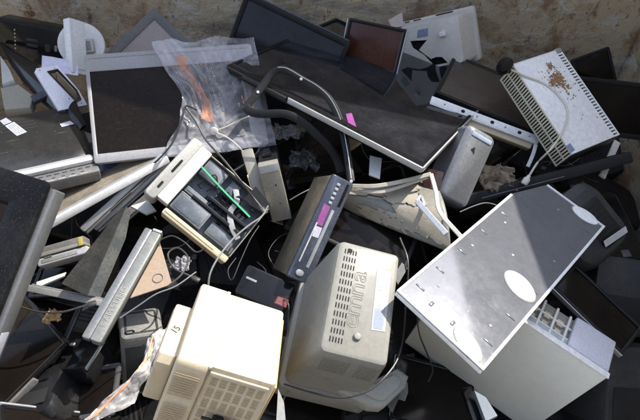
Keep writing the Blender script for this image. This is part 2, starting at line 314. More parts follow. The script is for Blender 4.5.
LCD = 'discarded flat monitors and televisions'
CRT = 'discarded tube monitors'
def lcd(key, name, label, cat, mb, ms, m, rim=.012, r=.008, back=None, group=LCD, buttons=0, recess=.004):
    T, w, h, d = thing(name, key, label, cat, group); rim = min(rim, d*.6)
    MB().ring((0, w, 0, h), (m[0], w-m[1], m[2], h-m[3]), -rim, 0, r).build('bezel', mb, T)
    MB().box(m[0]-.002, w-m[1]+.002, m[2]-.002, h-m[3]+.002, -rim+.001, -recess, .001, .0005).build('screen', ms, T)
    MB().sect([(w*.12, w*.88, h*.12, h*.88, .02, -d), (.006, w-.006, .006, h-.006, .01, -rim-(d-rim)*.35), (.001, w-.001, .001, h-.001, r, -rim)]).build('back_shell', back or mb, T)
    for k in range(buttons):
        x = w*.62+k*.022; MB().box(x, x+.012, m[2]*.35, m[2]*.6, -.001, .0016, .002, .0006).build('button', mb, T)
    return T, w, h, d
def slots(T, rects, z, mat=hole, name='vent', t=.0007):
    b = MB()
    for x0, x1, y0, y1 in rects: b.box(x0, x1, y0, y1, z-.001, z+t, min(x1-x0, y1-y0)*.45, .0003, n=2)
    return b.build(name, mat, T)

# ------------------------------------------------------------------ the setting: a steel waste container
def slab(name, x0, x1, y0, y1, z0, z1, mat):
    b = MB(); b.box(x0, x1, y0, y1, z0, z1, .004, .003); o = b.build(name, mat); o['kind'] = 'structure'; return o
def wall(name, label, f, nu=60, nv=40, th=.012):
    b = MB(); b.grid(nu, nv, f); o = b.build(name, rust_wall, ang=1.2); s = o.modifiers.new('thickness', 'SOLIDIFY'); s.thickness = th; s.offset = 0
    tag(o, label, 'container wall'); return o
def dent(x, z, k): return .035*noise.noise((x*1.3+k, z*1.3, k))+.012*noise.noise((x*4+k, z*4, 2*k))
WH = 2.02
slab('ground', -40, 40, -40, 40, -.52, -.50, M('pale_concrete_yard', (.42,.39,.34), .9, dust=.4, scale=3))
slab('container_floor', -1.75, 1.43, -.75, 2.1, -.40, -.36, rust_wall)
wall('container_back_wall', 'rusty paint-worn steel container wall behind the heap', lambda u, v: (-1.75+3.18*u, 2.06+dent(u*3.3, v*2.8, 1.7), -.36+v*(WH+.36)))
wall('container_side_wall', 'steel container side wall standing right of the heap and shading it', lambda u, v: (1.36+dent(u*2.8, v*2.8, 5.1), -.7+2.74*u, -.36+v*(WH+.36)))
wall('container_low_side_wall', 'lower steel container side wall left of the heap', lambda u, v: (-1.72+dent(u*2.8, v*2.8, 9.3), -.7+2.74*u, -.36+v*1.5))
b = MB(); b.box(-1.74, 1.40, 2.0, 2.12, WH-.0, WH+.09, .01, .006); r = b.build('container_rim', rust_wall); tag(r, 'square steel rim along the top of the back wall', 'wall rim')

blocker = bpy.data.objects.new('sky_blocker', None); COL.objects.link(blocker); blocker.location = (0, -11, -.5); tag(blocker, 'unseen dark clad block added behind the camera so upright screens mirror no open sky', 'light blocker')  # added unseen block, keeps the bright low sky out of the upright screens
clad = M('blocker_cladding', (.05,.052,.055), .6, dust=.2, scale=1)
MB().box(-22, 22, -8, 0, 0, 14, .02, .02).build('wall', clad, blocker); MB().box(-22.4, 22.4, -8.4, .4, 14.003, 14.4, .02, .02).build('roof', M('roof_sheet', (.12,.12,.12), .6), blocker)
MB().box(-3, 2, .003, .06, .01, 4.5, .01, .01).build('door', M('grey_shutter', (.16,.165,.17), .5), blocker)

# ------------------------------------------------------------------ top row, against the back wall
T, w, h, d = thing('set_top_box', 'corner_device', 'long black device with a dotted front at the back left corner', 'electronic device')
MB().box(0, w, 0, h, -d, -.008, .008, .004).build('case', black, T); MB().box(.004, w-.004, .004, h-.004, -.0079, 0, .008, .004).build('front_panel', gloss, T)
slots(T, [(w*.28, w*.30, h*(.15+.09*k), h*(.19+.09*k)) for k in range(8)], 0, lgrey, 'indicator_lamps')
slots(T, [(w*.45, w*.62, h*(.2+.13*k), h*(.27+.13*k)) for k in range(4)]+[(w*.72, w*.80, h*.4, h*.6)], 0, char, 'socket_panel')
MB().box(w*.86, w*.90, h*.45, h*.6, -.001, .002, .003, .001).build('button', grey, T)

# round white base seen behind the white slab
p = Vector([(-0.8699,1.7071,0.8999)][0]); ax = Vector((.1, -.8, .6)).normalized()
o = bpy.data.objects.new('monitor_stand', None); COL.objects.link(o); o.matrix_world = Matrix.Translation(p) @ ax.to_track_quat('Z', 'Y').to_matrix().to_4x4()
tag(o, 'round white monitor stand foot leaning at the back wall behind a white slab', 'monitor stand')
circ = lambda r, z, n=48, sx=1.: [(sx*r*math.cos(2*PI*i/n), r*math.sin(2*PI*i/n), z) for i in range(n)]
MB().loops([circ(.076, -.012, sx=1.05), circ(.080, -.006, sx=1.05), circ(.078, .001, sx=1.05), circ(.055, .006, sx=1.05), circ(.045, .003, sx=1.05)]).build('foot', white, o)
MB().box(-.004, .050, -.030, .018, .0, .028, .004, .003).build('socket', lgrey, o)
MB().box(.004, .042, -.022, .010, .0282, .0300, .002, .001).build('recess', grey, o)

T, w, h, d = thing('plastic_cover', 'white_slab', 'upright narrow white slab cover leaning before a round white foot', 'plastic cover')
MB().box(0, w, 0, h, -d, 0, .004, .003).build('panel', white, T); MB().box(.004, w-.004, h*.08, h*.10, -.0005, .001, .001, .0004).build('ridge', lgrey, T)
MB().box(-.012, -.0002, .001, h-.002, -d*2.2, .0025, .003, .002).build('edge_strip', white, T)

T, w, h, d = lcd('tilted_monitor', 'desktop_monitor', 'grey monitor standing on its corner like a triangle against the back wall', 'monitor', dgrey, screen_grey, (.034,.034,.046,.034), r=.012, buttons=2)

T, w, h, d = lcd('rear_tv', 'television', 'black widescreen television leaning on the back wall behind the large glossy television', 'television', black, screen_tv, (.018,.02,.03,.02), r=.006)
MB().box(w*.02, w*.98, h+.0003, h+.006, -.010, -.002, .002, .001).build('trim', bluegrey, T)

T, w, h, d = lcd('red_monitor', 'small_monitor', 'small monitor with a reddish brown screen standing upright beside the white tube monitor', 'monitor', gloss, screen_red, (.012,.012,.022,.012), r=.006)
MB().box(-.0045, -.0003, .01, h-.004, -.010, .001, .001, .001).build('trim', silver, T); MB().box(w+.0003, w+.0045, .01, h-.004, -.010, .001, .001, .001).build('trim', silver, T)
MB().sect([(w*.12, w*.9, -.035, .02, .02, -.016), (w*.15, w*.87, -.03, .02, .02, .004)]).build('stand', black, T)
lettering('- - -', .008, (w*.5, .010, .001), 0, lgrey, T, name='marking')

# white tube monitor with a smashed back
T, w, h, d = thing('tube_monitor', 'white_crt', 'broken white tube monitor with a jagged hole in its back near the wall', 'monitor', CRT)
hl = [(0.0383,0.1115),(0.1012,0.1021),(0.0794,0.0850),(0.0660,0.0732),(0.1046,0.0328),(0.1239,0.0363),(0.1455,0.0321),(0.1631,0.0034),(0.1491,-0.0158),(0.1253,-0.0484),(0.0972,-0.0584),(0.1166,-0.0320),(0.1115,0.0059),(0.0814,0.0519),(0.0450,0.0847)]
o4 = [p[:2] for p in rr(0, w, 0, h, .012, 0)]
hl = [(min(w-.008, max(.008, x)), min(h-.008, max(.008, y))) for x, y in hl]
b = MB(); b.plate(o4, [hl], -.003, 0); b.sect([(-.0, w, 0, h, .012, -.0035), (-.01, w*1.03, -.01, h*1.03, .014, -d*.25), (-.08*w, w*1.10, -.08*h, h*1.08, .02, -d*.8)], False, False); b.build('rear_housing', offwhite, T, ang=.5)
MB().ring((-.13*w, 1.15*w, -.13*h, 1.13*h), (-.03*w, 1.05*w, -.03*h, 1.03*h), -d, -d*.8, .012, .006).build('bezel', offwhite, T)
MB().sect([(w*.04, w*.96, h*.04, h*.96, .02, -.02), (w*.02, w*.9, h*.02, h*.98, .02, -d*.7)]).build('picture_tube', hole, T)
flat([(0.0660,0.1165),(0.1071,0.1151),(0.1117,0.1424),(0.0745,0.1433)], 0, .0012, 'nameplate', blue_label, T)
x, y = [(0.1615,0.1106)][0]; MB().box(x-.012, x+.010, y-.008, y+.009, 0, .014, .004, .003).build('knob', white, T)
for q in ((-.06*w, .03*w, h*1.09, h*1.115), (.10*w, .24*w, h*1.09, h*1.115), (.5*w, .8*w, h*1.09, h*1.12)): slots(T, [q], -d*.8, hole, 'slot')
MB().box(w*.35, w*.95, h*1.04, h*1.06, -d*.8, -d*.72, .003, .002).build('ridge', offwhite, T)

# flat panel above a white sheet metal frame
T, w, h, d = lcd('dark_lcd', 'desktop_monitor', 'dusty brown-screened flat monitor lying under the vented white case', 'monitor', black, M('warm_grey_screen', (.050,.038,.031), .3, dust=.25, dcol=(.13,.10,.085)), (.014,.014,.014,.014), r=.004)
T, w, h, d = thing('metal_chassis', 'chassis_frame', 'white sheet metal frame edge with dark notches below a dusty flat monitor', 'metal frame')
MB().box(0, w, 0, h, -.004, 0, .002, .0015).build('top_rail', wmetal, T); MB().box(.002, w-.002, -.004, -.0003, -.05, -.0005, .001, .001).build('flange', wmetal, T)
MB().box(.01, w*.96, -.022, -.0045, -.040, -.012, .003, .002).build('inner_rail', cream, T)
SR = [(0.3752,0.0029),(0.3655,-0.0825)]
MB().strip([(w-.004, -.004, -.006), ((w+SR[1][0])/2, SR[1][1]*.5, -.008), (SR[1][0], SR[1][1], -.010)], .012, .005, (0, 0, 1)).build('side_rail', wmetal, T)
slots(T, [(w*q, w*q+.013, h*.25, h*.7) for q in (.28,.55,.80)], 0, hole, 'notch', .001)
for q in (.12,.42,.68,.9): slots(T, [(w*q, w*q+.006, h*.35, h*.6)], 0, grey, 'screw_hole', .001)

# white vented case
T, w, h, d = thing('desktop_case', 'vented_box', 'white computer case with slotted edges and rusty crumbs on its lid', 'computer case')
MB().box(.003, w-.003, 0, h-.022, -.003, 0, .002, .001).build('lid', wmetal, T)
b = MB(); n = 30
for k in range(n+1): x = .004+(w-.012)*k/n; b.box(x, x+.0055, h-.0219, h-.004, -.003, 0, .0005, .0005, n=1)
b.box(.003, w-.003, h-.0039, h, -d, 0, .001, .001); b.build('slotted_edge', wmetal, T)
b = MB(); n = 34
for k in range(n+1): x = .004+(w-.012)*k/n; b.box(x, x+.0052, -.003, -.0001, -d+.004, -.004, .0005, .0005, n=1)
for z in (-.004, -d*.5, -d): b.box(.002, w-.002, -.004, 0, z, z+.0045 if z < -.01 else 0, .001, .0005)
b.build('side_grille', M('ivory_grille', (.60,.55,.42), .5, dust=.2), T)
MB().box(.006, w-.006, .004, h-.005, -d, -.012, .002, .002).build('inner_case', hole, T)
MB().box(w-.0028, w, -.002, h, -d, 0, .001, .001).build('front_panel', char, T); MB().box(0, .0028, 0, h, -d, 0, .001, .001).build('rear_panel', wmetal, T)
MB().box(-.004, .014, h-.022, h+.002, -.02, .0015, .003, .002).build('corner_cap', grey, T)
flat([(0.3085,-0.0039),(0.3339,-0.0027),(0.3301,0.0163),(0.3046,0.0152)], .0002, .0005, 'marking', blue_label, T)
CASE = T
cr = MB(); cx, cy = [(0.0915,0.1100)][0]
for k in range(420):
    a, q = rnd.uniform(0, 2*PI), abs(rnd.gauss(0, 1)); s = rnd.uniform(.0008, .0040)*(1.4 if q < .7 else .7)
    ox, oy, sx, sy = ((.0,.0,.026,.022),(.012,-.018,.018,.014),(.03,.01,.05,.03),(-.045,.01,.008,.010),(.005,.02,.02,.012))[k % 5]
    x = cx+ox+q*sx*math.cos(a); y = cy+oy+q*sy*math.sin(a)
    if not (.006 < x < w-.01 and .004 < y < h-.024): continue
    t = rnd.uniform(0, PI); P = [(x+s*rnd.uniform(.5,1.2)*math.cos(t+i*PI/2.5), y+s*rnd.uniform(.5,1.2)*math.sin(t+i*PI/2.5)) for i in range(5)]
    cr.prism(P, .0001, rnd.uniform(.0008, .003))
o = cr.build('rust_crumbs', rustm); o.matrix_world = T.matrix_world; tag(o, 'scatter of brown rust crumbs and dry leaf bits on the white case lid', 'crumbs', kind='stuff')
p = Vector([(0.5745,1.4064,1.0195)][0])
b = MB(); b.loops([[tuple(p+Vector((r*math.cos(i*PI/12), r*.5*math.sin(i*PI/12)-z*.6, r*.86*math.sin(i*PI/12)+z*.8))) for i in range(24)] for r, z in ((.014,-.02),(.024,-.012),(.026,.006),(.019,.02),(.006,.022))])
tag(b.build('castor', gloss, org=p), 'small round black castor lodged at the corner of the white vented case', 'castor')

T, w, h, d = lcd('corner_panel', 'small_television', 'black flat panel leaning on the wall right behind the white vented case', 'television', matt, screen, (.012,)*4)
T, w, h, d = lcd('corner_tv', 'small_television', 'black flat television lying tilted in the shaded back right corner', 'television', matt, screen, (.014,.014,.02,.016))

# ------------------------------------------------------------------ the large television and its neighbours
T, w, h, d = lcd('big_tv', 'television', 'large glossy black television lying face up across the middle of the heap', 'television', gloss, M('smeared_tv_glass', (.008,.008,.010), .03, dust=.05, dcol=(.40,.42,.47), bump=.002, var=.1, scale=7, scr=.35, speck=.6, spec=.36), (.014,.012,.030,.014), r=.006, buttons=3)
MB().box(w*.35, w+.003, -.006, -.0003, -.016, .0015, .002, .001).build('trim', silver, T); MB().box(w+.0003, w+.005, .0, h, -.016, .0015, .002, .001).build('trim', silver, T)
flat([(0.4052,0.0679),(0.4145,0.0879),(0.4770,0.0167),(0.4656,-0.0043)], -.0038, .0006, 'sticker', magenta, T)  # magenta strip: painted reflection of the disc player's sticker in the glass
MB().box(w*.1, w*.34, -.005, -.0003, -.014, -.002, .002, .001).build('grille', char, T)

T, w, h, d = thing('speaker', 'grey_speaker', 'smooth grey loudspeaker with a dark triangular hole beside the large television', 'loudspeaker')
MB().sect([(-.004, w*1.0, .01, h*.97, .012, -d), (-.006, w*1.02, 0, h, .016, -d*.4), (-.004, w*1.01, 0, h, .018, -.014), (.004, w-.002, .006, h-.006, .016, -.004), (.012, w-.010, .014, h-.014, .014, 0)], n=6).build('housing', M('satin_grey_plastic', (.20,.205,.215), .3, dust=.2, metal=.3), T)
tri = [(0.0314,0.1717),(0.0406,0.1831),(0.0470,0.1631)]
flat(tri, .0001, .0012, 'opening', hole, T); MB().box(.014, w-.012, h-.030, h-.016, -.001, .002, .003, .001).build('top_strip', skyblue, T)

# bent black monitor frame
T = MB(); UPV = (.1, -.75, .65)
P = [(0.0872,1.0267,0.9034),(0.0780,1.1183,0.9280),(0.0615,1.1956,0.9668),(0.0324,1.2529,1.0018),(-0.0059,1.2904,1.0202),(-0.0570,1.3297,1.0271),(-0.0991,1.3481,1.0425),(-0.1261,1.3504,1.0445),(-0.1501,1.3366,1.0329),(-0.1850,1.2917,1.0083),(-0.2194,1.2495,0.9859)]
T.strip(P, .022, .005, UPV); o = T.build('plastic_hoop', matt, org=P[4]); tag(o, 'bent loop of a dark screen frame standing over the large television', 'screen frame')
R = MB(); R.strip([Vector(p)+Vector((.0,-.003,.012)) for p in P[:8]], .0025, .006, UPV); c = R.build('rim', silver, org=P[4]); c.parent = o; c.location = (0, 0, 0)
P2 = [(-0.2194,1.2495,0.9859),(-0.2039,1.2342,0.9796),(-0.1708,1.2258,0.9791),(-0.1031,1.2258,0.9791),(-0.0532,1.2116,0.9606),(-0.0119,1.1882,0.9345),(0.0239,1.1683,0.9047),(0.0480,1.1480,0.8747),(0.0630,1.1158,0.8477)]
R = MB(); R.strip(P2, .024, .006, UPV); c = R.build('lower_arm', matt, org=P[4]); c.parent = o; c.location = (0, 0, 0)
for k in (2, 5, 9, 0):
    q = Vector(P[k]); R = MB(); v = Vector(UPV).normalized(); R.tube([q+v*.002, q+v*.0055], .0045, 8); c = R.build('clip', white, org=P[4]); c.parent = o; c.location = (0, 0, 0)

# ------------------------------------------------------------------ left side
T, w, h, d = lcd('bag_monitor', 'desktop_monitor', 'wide lilac-grey monitor with a dark screen half covered by a clear bag', 'monitor', lilac, screen_brown, (.012,.05,.030,.060), r=.008, buttons=0)
MB().box(w*.02, w*.98, h*.955, h*.960, -.001, .0012, .001, .0005).build('groove', grey, T)

def bag(u, v):
    TL, TR, BR, BL = [Vector((*p, 0)) for p in [(0.2076,0.3723),(0.5261,0.3623),(0.5337,-0.0212),(0.2313,-0.0172)]]
    p = TL.lerp(TR, u).lerp(BL.lerp(BR, u), v)
    lf = max(0, 1-u*2.2); p.x += lf*(.05*math.sin(v*PI*1.0)**2+.02*noise.noise((v*5, 3, 1))-.035*max(0, v-.75)*4*.6)
    p.y += .018*noise.noise((u*4, 7, 2))*(1-v) - .012*noise.noise((u*5, 2, 9))*v
    q = Vector((u*3.2+.6*v, v*2.2, 3.3)); z = .018+.014*abs(noise.noise(q*1.1))+.007*abs(noise.noise(q*3.1+Vector((5,1,2))))+.0045*abs(noise.noise(q*7.3))+.002*abs(noise.noise(q*15))
    th = math.atan2(v-.86, (u-.36)*1.2); rd = math.hypot(v-.86, (u-.36)*1.2); fq = th*4.2+.9*noise.noise(q*1.3)
    z += (.013*abs(noise.noise(Vector((fq, rd*1.2, 7.7))))+.006*abs(noise.noise(Vector((fq*2.6, rd*2, 2.2)))))*min(1, rd*2.2)
    return (p.x, p.y, z+.004)
b = MB(); b.grid(90, 80, bag); o = b.build('plastic_bag', bag_film, ang=3); o.matrix_world = T.matrix_world
tag(o, 'crumpled clear plastic bag with orange print draped over a lilac-grey monitor', 'plastic bag')
def onbag(pts, w, name, mat, lift=.0015):
    r = MB(); P = spline([(*p, 0) for p in pts], 5); n = len(P)
    def f(i, j):
        k = round(i*(n-1)); t = (P[min(k+1, n-1)]-P[max(k-1, 0)]); t.z = 0; t.normalize(); q = P[k]+Vector((-t.y, t.x, 0))*(j-.5)*w*(1+.35*noise.noise((k*.6, 4, w*90)))
        u, v = q.x, q.y; x, y, z = bag(u, v); return (x, y, z+lift)
    r.grid(n-1, 3, f); return r.build(name, mat, o, ang=3)
onbag([(.22,.15),(.24,.30),(.30,.46),(.37,.60),(.34,.72)], .12, 'print', orange); onbag([(.29,.66),(.36,.68),(.41,.66)], .11, 'print', orange)
onbag([(.77,.58),(.82,.60),(.84,.66)], .06, 'print', orange)
wp = see_through('white_print', (.62,.45,.38), .15, .75, .5, 60); op = see_through('orange_small_print', (.60,.32,.20), .2, .8, .5, 60)
for k in range(9):
    u0, v0 = .42+.047*k+.02*(k > 3), .20+.015*(k % 3)
    if 3 <= k <= 4: continue
    t = 0
    while t < .42:
        ln = rnd.uniform(.010, .034); onbag([(u0+.10*t, v0+t), (u0+.10*(t+ln/2), v0+t+ln/2), (u0+.10*(t+ln), v0+t+ln)], rnd.uniform(.005, .018), 'print', wp if k % 3 else op); t += ln+rnd.uniform(.006, .014)
        if rnd.random() < .2: t += .06
for k in range(4):
    t = 0
    while t < .24:
        ln = rnd.uniform(.02, .05); uu = .10+.028*k; onbag([(uu+.35*t, .22+t), (uu+.35*(t+ln/2), .22+t+ln/2), (uu+.35*(t+ln), .22+t+ln)], .006, 'print', op); t += ln+.018

T, w, h, d = thing('window_frame_part', 'white_frame', 'pale perforated plastic frame with a dark window beside a black blade', 'plastic frame')
b = MB(); b.plate([(0,0),(w,0),(w*.98,h*.35),(w*.72,h),(0,h),(-.01,h*.93)], [[(w*.30,h*.86),(w*.62,h*.88),(w*.88,h*.36),(w*.86,h*.18),(w*.70,h*.14)]], -d, 0); b.build('frame', M('pale_blue_white_plastic', (.62,.63,.72), .4, dust=.2), T)
b = MB(); b.plate([(w*.27,h*.89),(w*.64,h*.91),(w*.91,h*.36),(w*.89,h*.14),(w*.68,h*.10)], [[(w*.33,h*.83),(w*.60,h*.85),(w*.85,h*.36),(w*.83,h*.21),(w*.71,h*.18)]], .0002, .004); b.build('gasket', gloss, T)
slots(T, [(w*.06, w*.09, h*.93, h*.955), (w*.55, w*.58, h*.93, h*.955), (w*.5, w*.53, h*.2, h*.23), (w*.82, w*.85, h*.05, h*.08)], 0, hole, 'screw_hole')
T.name = 'display_frame'
T, w, h, d = thing('paper_sheet', 'lilac_sheet', 'small lilac paper sheet tucked behind a pale plastic frame', 'paper')
b = MB(); b.grid(12, 8, lambda u, v: (u*w, v*h, .006*noise.noise((u*3, v*3, 1)))); b.build('sheet', lilac_paper, T)

# black blade-like curved cover
P = [(-1.1974,1.7634,0.8679),(-1.1133,1.6702,0.8699),(-1.0160,1.5679,0.8781),(-0.9087,1.4573,0.8811),(-0.8128,1.3522,0.8904),(-0.7420,1.2693,0.8867)]
b = MB(); L = []
for k, p in enumerate(P):
    p = Vector(p); a = Vector((.55, .55, .25)).normalized(); wv = [.008,.024,.038,.044,.036,.012][k]; t = .012
    L.append([tuple(p+a*wv*math.cos(s)+Vector((.1,-.5,.8))*t*math.sin(s)*(1 if math.sin(s) > 0 else .6)) for s in [2*PI*i/16 for i in range(16)]])
b.loops(L); tag(b.build('monitor_stand', gloss, org=P[2]), 'curved glossy black blade of a monitor stand slanting across the left', 'monitor stand')

T, w, h, d = thing('desktop_monitor', 'lcd_back', 'rounded back of a dark monitor with white labels at the left edge', 'monitor', LCD)
MB().sect([(-.004, w+.004, -.004, h+.004, .05, -d), (-.004, w+.004, -.004, h+.004, .05, -d*.72), (.004, w-.002, .004, h-.004, .06, -d*.4), (.02, w-.012, .03, h-.016, .06, -d*.12), (.05, w-.04, .05, h-.04, .06, 0)], n=8).build('back_shell', M('streaked_graphite_plastic', (.016,.016,.016), .24, dust=.05, dcol=(.26,.24,.20), scale=3, scr=.7, speck=2.), T)
MB().box(.05, w-.004, .010, .042, -d*.3, .006, .014, .014).build('ridge', silver, T)
MB().box(w*.40, w-.004, -.030, .008, -d*.75, -.006, .006, .004).build('port_strip', dgrey, T)
slots(T, [(w*.50+.021*k, w*.50+.021*k+.014, -.006, -.002) for k in range(8)]+[(w*.52+.026*k, w*.52+.026*k+.010, -.019, -.016) for k in range(5)], -.006, char, 'sockets', .001)
slots(T, [(w*.46+.03*k, w*.46+.03*k+.02, -.0275, -.0255) for k in range(5)], -.006, lgrey, 'marking', .0008)
flat([(0.1242,0.2483),(0.1469,0.1905),(0.1759,0.2002),(0.1507,0.2596)], 0, .0008, 'label', paper, T); flat([(0.1152,0.2768),(0.1224,0.2539),(0.1455,0.2614),(0.1331,0.2863)], 0, .0008, 'label', paper, T); flat([(0.2707,0.2083),(0.2729,0.1920),(0.3087,0.1954),(0.3012,0.2137)], .0, .0008, 'label', lilac_paper, T)
slots(T, [(w*.30+.0*k, w*.62, h*.78-.016*k, h*.78-.016*k+.005) for k in range(3)], 0, hole, 'vent')

T, w, h, d = lcd('left_lcd', 'desktop_monitor', 'big black speckled monitor cut by the left edge, screen towards the camera', 'monitor', dusty_black, screen_brown, (.05,.075,.06,.075), r=.012, back=dgrey)
MB().box(w+.0004, w+.016, .01, h-.012, -d, -.012, .004, .003).build('side_rail', M('satin_grey_trim', (.15,.155,.16), .32, dust=.2, metal=.3), T)
MB().box(w+.0162, w+.0175, h*.16, h*.30, -d*.8, -.016, .001, .0004).build('label', paper, T)

T, w, h, d = lcd('silver_lcd', 'desktop_monitor', 'silver-rimmed monitor with a dusty grey-brown screen below the dark rounded back', 'monitor', silver, M('dust_covered_screen', (.12,.10,.075), .5, dust=.7, dcol=(.30,.25,.18)), (.012,.012,.022,.012), r=.004)
MB().box(.004, w-.004, -.010, -.0004, -.02, .002, .003, .002).build('trim', wmetal, T)
T, w, h, d = thing('laptop', 'silver_lcd_b', 'thin silver laptop edge slanting just under the silver-rimmed monitor', 'laptop')
MB().box(0, w, h*.36, h*1.15, -d, 0, .006, .004).build('lid', silver, T); MB().box(.003, w-.003, 0, h*.32, -d, .002, .004, .003).build('base', dgrey, T)
MB().box(w*.3, w*.55, h*.10, h*.22, .0018, .003, .002, .0008).build('sockets', hole, T)

T, w, h, d = thing('laptop', 'silver_lcd_c', 'light silver laptop edge, lowest of the slanting edges left of the opened computer', 'laptop')
MB().box(0, w, h*.3, h*1.1, -d, 0, .006, .004).build('lid', M('bright_silver_plastic', (.50,.51,.52), .35, metal=.3, dust=.25), T); MB().box(.003, w-.003, 0, h*.27, -d, -.002, .004, .003).build('base', grey, T)
T, w, h, d = lcd('blue_slab', 'small_television', 'small black screen lying under the white socket strip at the left', 'television', gloss, screen, (.012,)*4)
T, w, h, d = thing('laptop', 'silver_lcd_d', 'dark grey laptop edge tucked below the light silver laptop edge', 'laptop')
MB().box(0, w, h*.3, h*1.1, -d, 0, .006, .004).build('lid', dgrey, T); MB().box(.003, w-.003, 0, h*.27, -d, -.002, .004, .003).build('base', char, T)
lcd('hollow_lcd', 'desktop_monitor', 'dark monitor lying in the hollow below the light grey plastic bar', 'monitor', M('sheen_charcoal', (.05,.052,.055), .25, dust=.1), screen, (.014,)*4)
lcd('hollow_lcd_b', 'desktop_monitor', 'dark monitor at the bottom between the dark loudspeaker and the sunken printer', 'monitor', M('sheen_charcoal', (.05,.052,.055), .25), screen, (.014,)*4)
T, w, h, d = thing('port_panel', 'port_strip', 'curved white strip of sockets with a yellow tag beside the black monitor', 'socket panel')
bend = lambda co: Vector((co.x, co.y-.35*(co.x-w*.5)**2/w*.9, co.z))
b = MB(); b.box(0, w, 0, h*.45, -d, 0, .004, .003)
for k in range(1, 12): pass
b.build('strip', M('pale_grey_plastic', (.36,.37,.40), .45, dust=.5), T)
MB().box(.004, w-.003, h*.5, h*.72, -d*.7, .004, .003, .002).build('upper_strip', putty, T); MB().box(.0, w*.94, h*.74, h*1.15, -d, -.006, .004, .003).build('cover', dgrey, T)
MB().box(.012, w*.8, h*.12, h*.34, -.001, .0012, .001, .0005).build('label', grey, T); MB().box(w*.15, w*.3, h*.36, h*.44, -.001, .003, .001, .001).build('clip', dgrey, T); MB().box(w*.86, w*.95, h*.5, h*1.0, .0042, .0056, .001, .0004).build('tag', yellow, T)

T, w, h, d = thing('smoky_cover', 'smoky_panel', 'translucent smoky grey plastic cover standing left of a lettered bezel', 'plastic cover')
MB().prism([(-w*.5, 0), (w*.55, 0), (w*.55, h*1.25), (w*.40, h*1.2)], -.004, 0).build('side', smoke_film, T); MB().prism([(w*.5505, .0), (w*1.05, .01), (w*1.05, h*.86), (w*.80, h*1.22), (w*.5505, h*1.25)], -.003, .004).build('panel', M('grey_translucent_plastic', (.05,.056,.058), .2, dust=.2), T)

T, w, h, d = thing('plastic_cover', 'bezel_bar', 'long grey bezel bar with embossed lettering slanting at the lower left', 'plastic cover')
MB().box(0, w*.42, 0, h, -.022, -.002, .004, .003).build('rail', M('satin_grey_trim', (.15,.155,.16), .32), T); MB().box(w*.43, w, .0, h*.985, -.03, 0, .005, .003).build('face', M('grey_green_plastic', (.15,.16,.153), .35, dust=.35, scr=.5), T)
for k, ch in enumerate('SAMSUNG'): lettering(ch, .021, (w*.70, h*(.13+.050*k), .0003), PI/2, grey, T, .0008)
MB().box(w*.44, w*.98, h*.987, h+.004, -.03, .001, .003, .002).build('end_cap', silver, T)
T, w, h, d = thing('plastic_bar', 'grey_bar', 'narrow light grey plastic bar crossing between the black monitor and the bezel', 'plastic bar')
MB().box(0, w, 0, h, -d, 0, .003, .002).build('bar', grey, T); MB().box(.01, w-.01, h+.0002, h+.004, -d*.8, -.003, .001, .001).build('flange', grey, T)

b = MB(); P = [Vector(p) for p in [(-0.4380,0.8687,0.8242),(-0.3840,0.7419,0.8171),(-0.4833,0.7001,0.8174)]]; nn = (P[2]-P[0]).cross(P[1]-P[0]).normalized(); nn = nn if nn.z > 0 else -nn
b.loops([[tuple(p-nn*.004) for p in P], [tuple(p) for p in P]]); o = b.build('cardboard_piece', card, org=P[0]); tag(o, 'triangular brown card piece with a ring mark right of the lettered bezel', 'cardboard')
cc = P[0]*.22+P[1]*.5+P[2]*.28-P[0]; a1 = (P[1]-P[0]).normalized(); a2 = nn.cross(a1)
b = MB(); b.tube([cc+nn*.0012+.013*(a1*math.cos(t)+a2*math.sin(t)) for t in [2*PI*i/14 for i in range(15)]], .0009, 4, 2); b.build('mark', dgrey, o)

# ------------------------------------------------------------------ lower left shadow
T, w, h, d = lcd('left_tv', 'television', 'glossy black television lying in shadow at the lower left edge', 'television', gloss, screen, (.012,.012,.02,.012))
MB().box(w+.0004, w+.008, 0, h*.5, -d, .001, .003, .002).build('trim', dgrey, T)
T, w, h, d = thing('game_console', 'black_console', 'small black box with a bright silver edge in the lower left hollow', 'electronic device')
MB().box(0, w, 0, h, -d, 0, .006, .004).build('case', gloss, T); MB().box(w+.0003, w+.004, .004, h-.004, -.008, .001, .001, .001).build('trim', silver, T); MB().box(w*.1, w*.25, h*.75, h*.85, 0, .0015, .004, .001).build('button', lgrey, T)
T, w, h, d = thing('printer', 'black_printer', 'rounded black printer sunk into the lower left corner', 'printer')
MB().sect([(0, w, 0, h, .02, -d), (0, w, 0, h, .025, -.03), (.01, w-.01, .012, h-.01, .03, -.008), (.03, w-.03, .03, h-.03, .03, 0)], n=6).build('case', black, T)
MB().box(w*.15, w*.85, h*.2, h*.45, -.0005, .002, .004, .001).build('paper_slot', hole, T); MB().box(w*.2, w*.8, h*.6, h*.8, -.0005, .004, .006, .002).build('lid', gloss, T)
T, w, h, d = lcd('floor_tv', 'television', 'black panel with a thin silver edge at the very bottom left', 'television', gloss, screen, (.012,.012,.02,.012))
MB().box(0, w, h+.0004, h+.005, -d, .001, .002, .001).build('trim', silver, T)

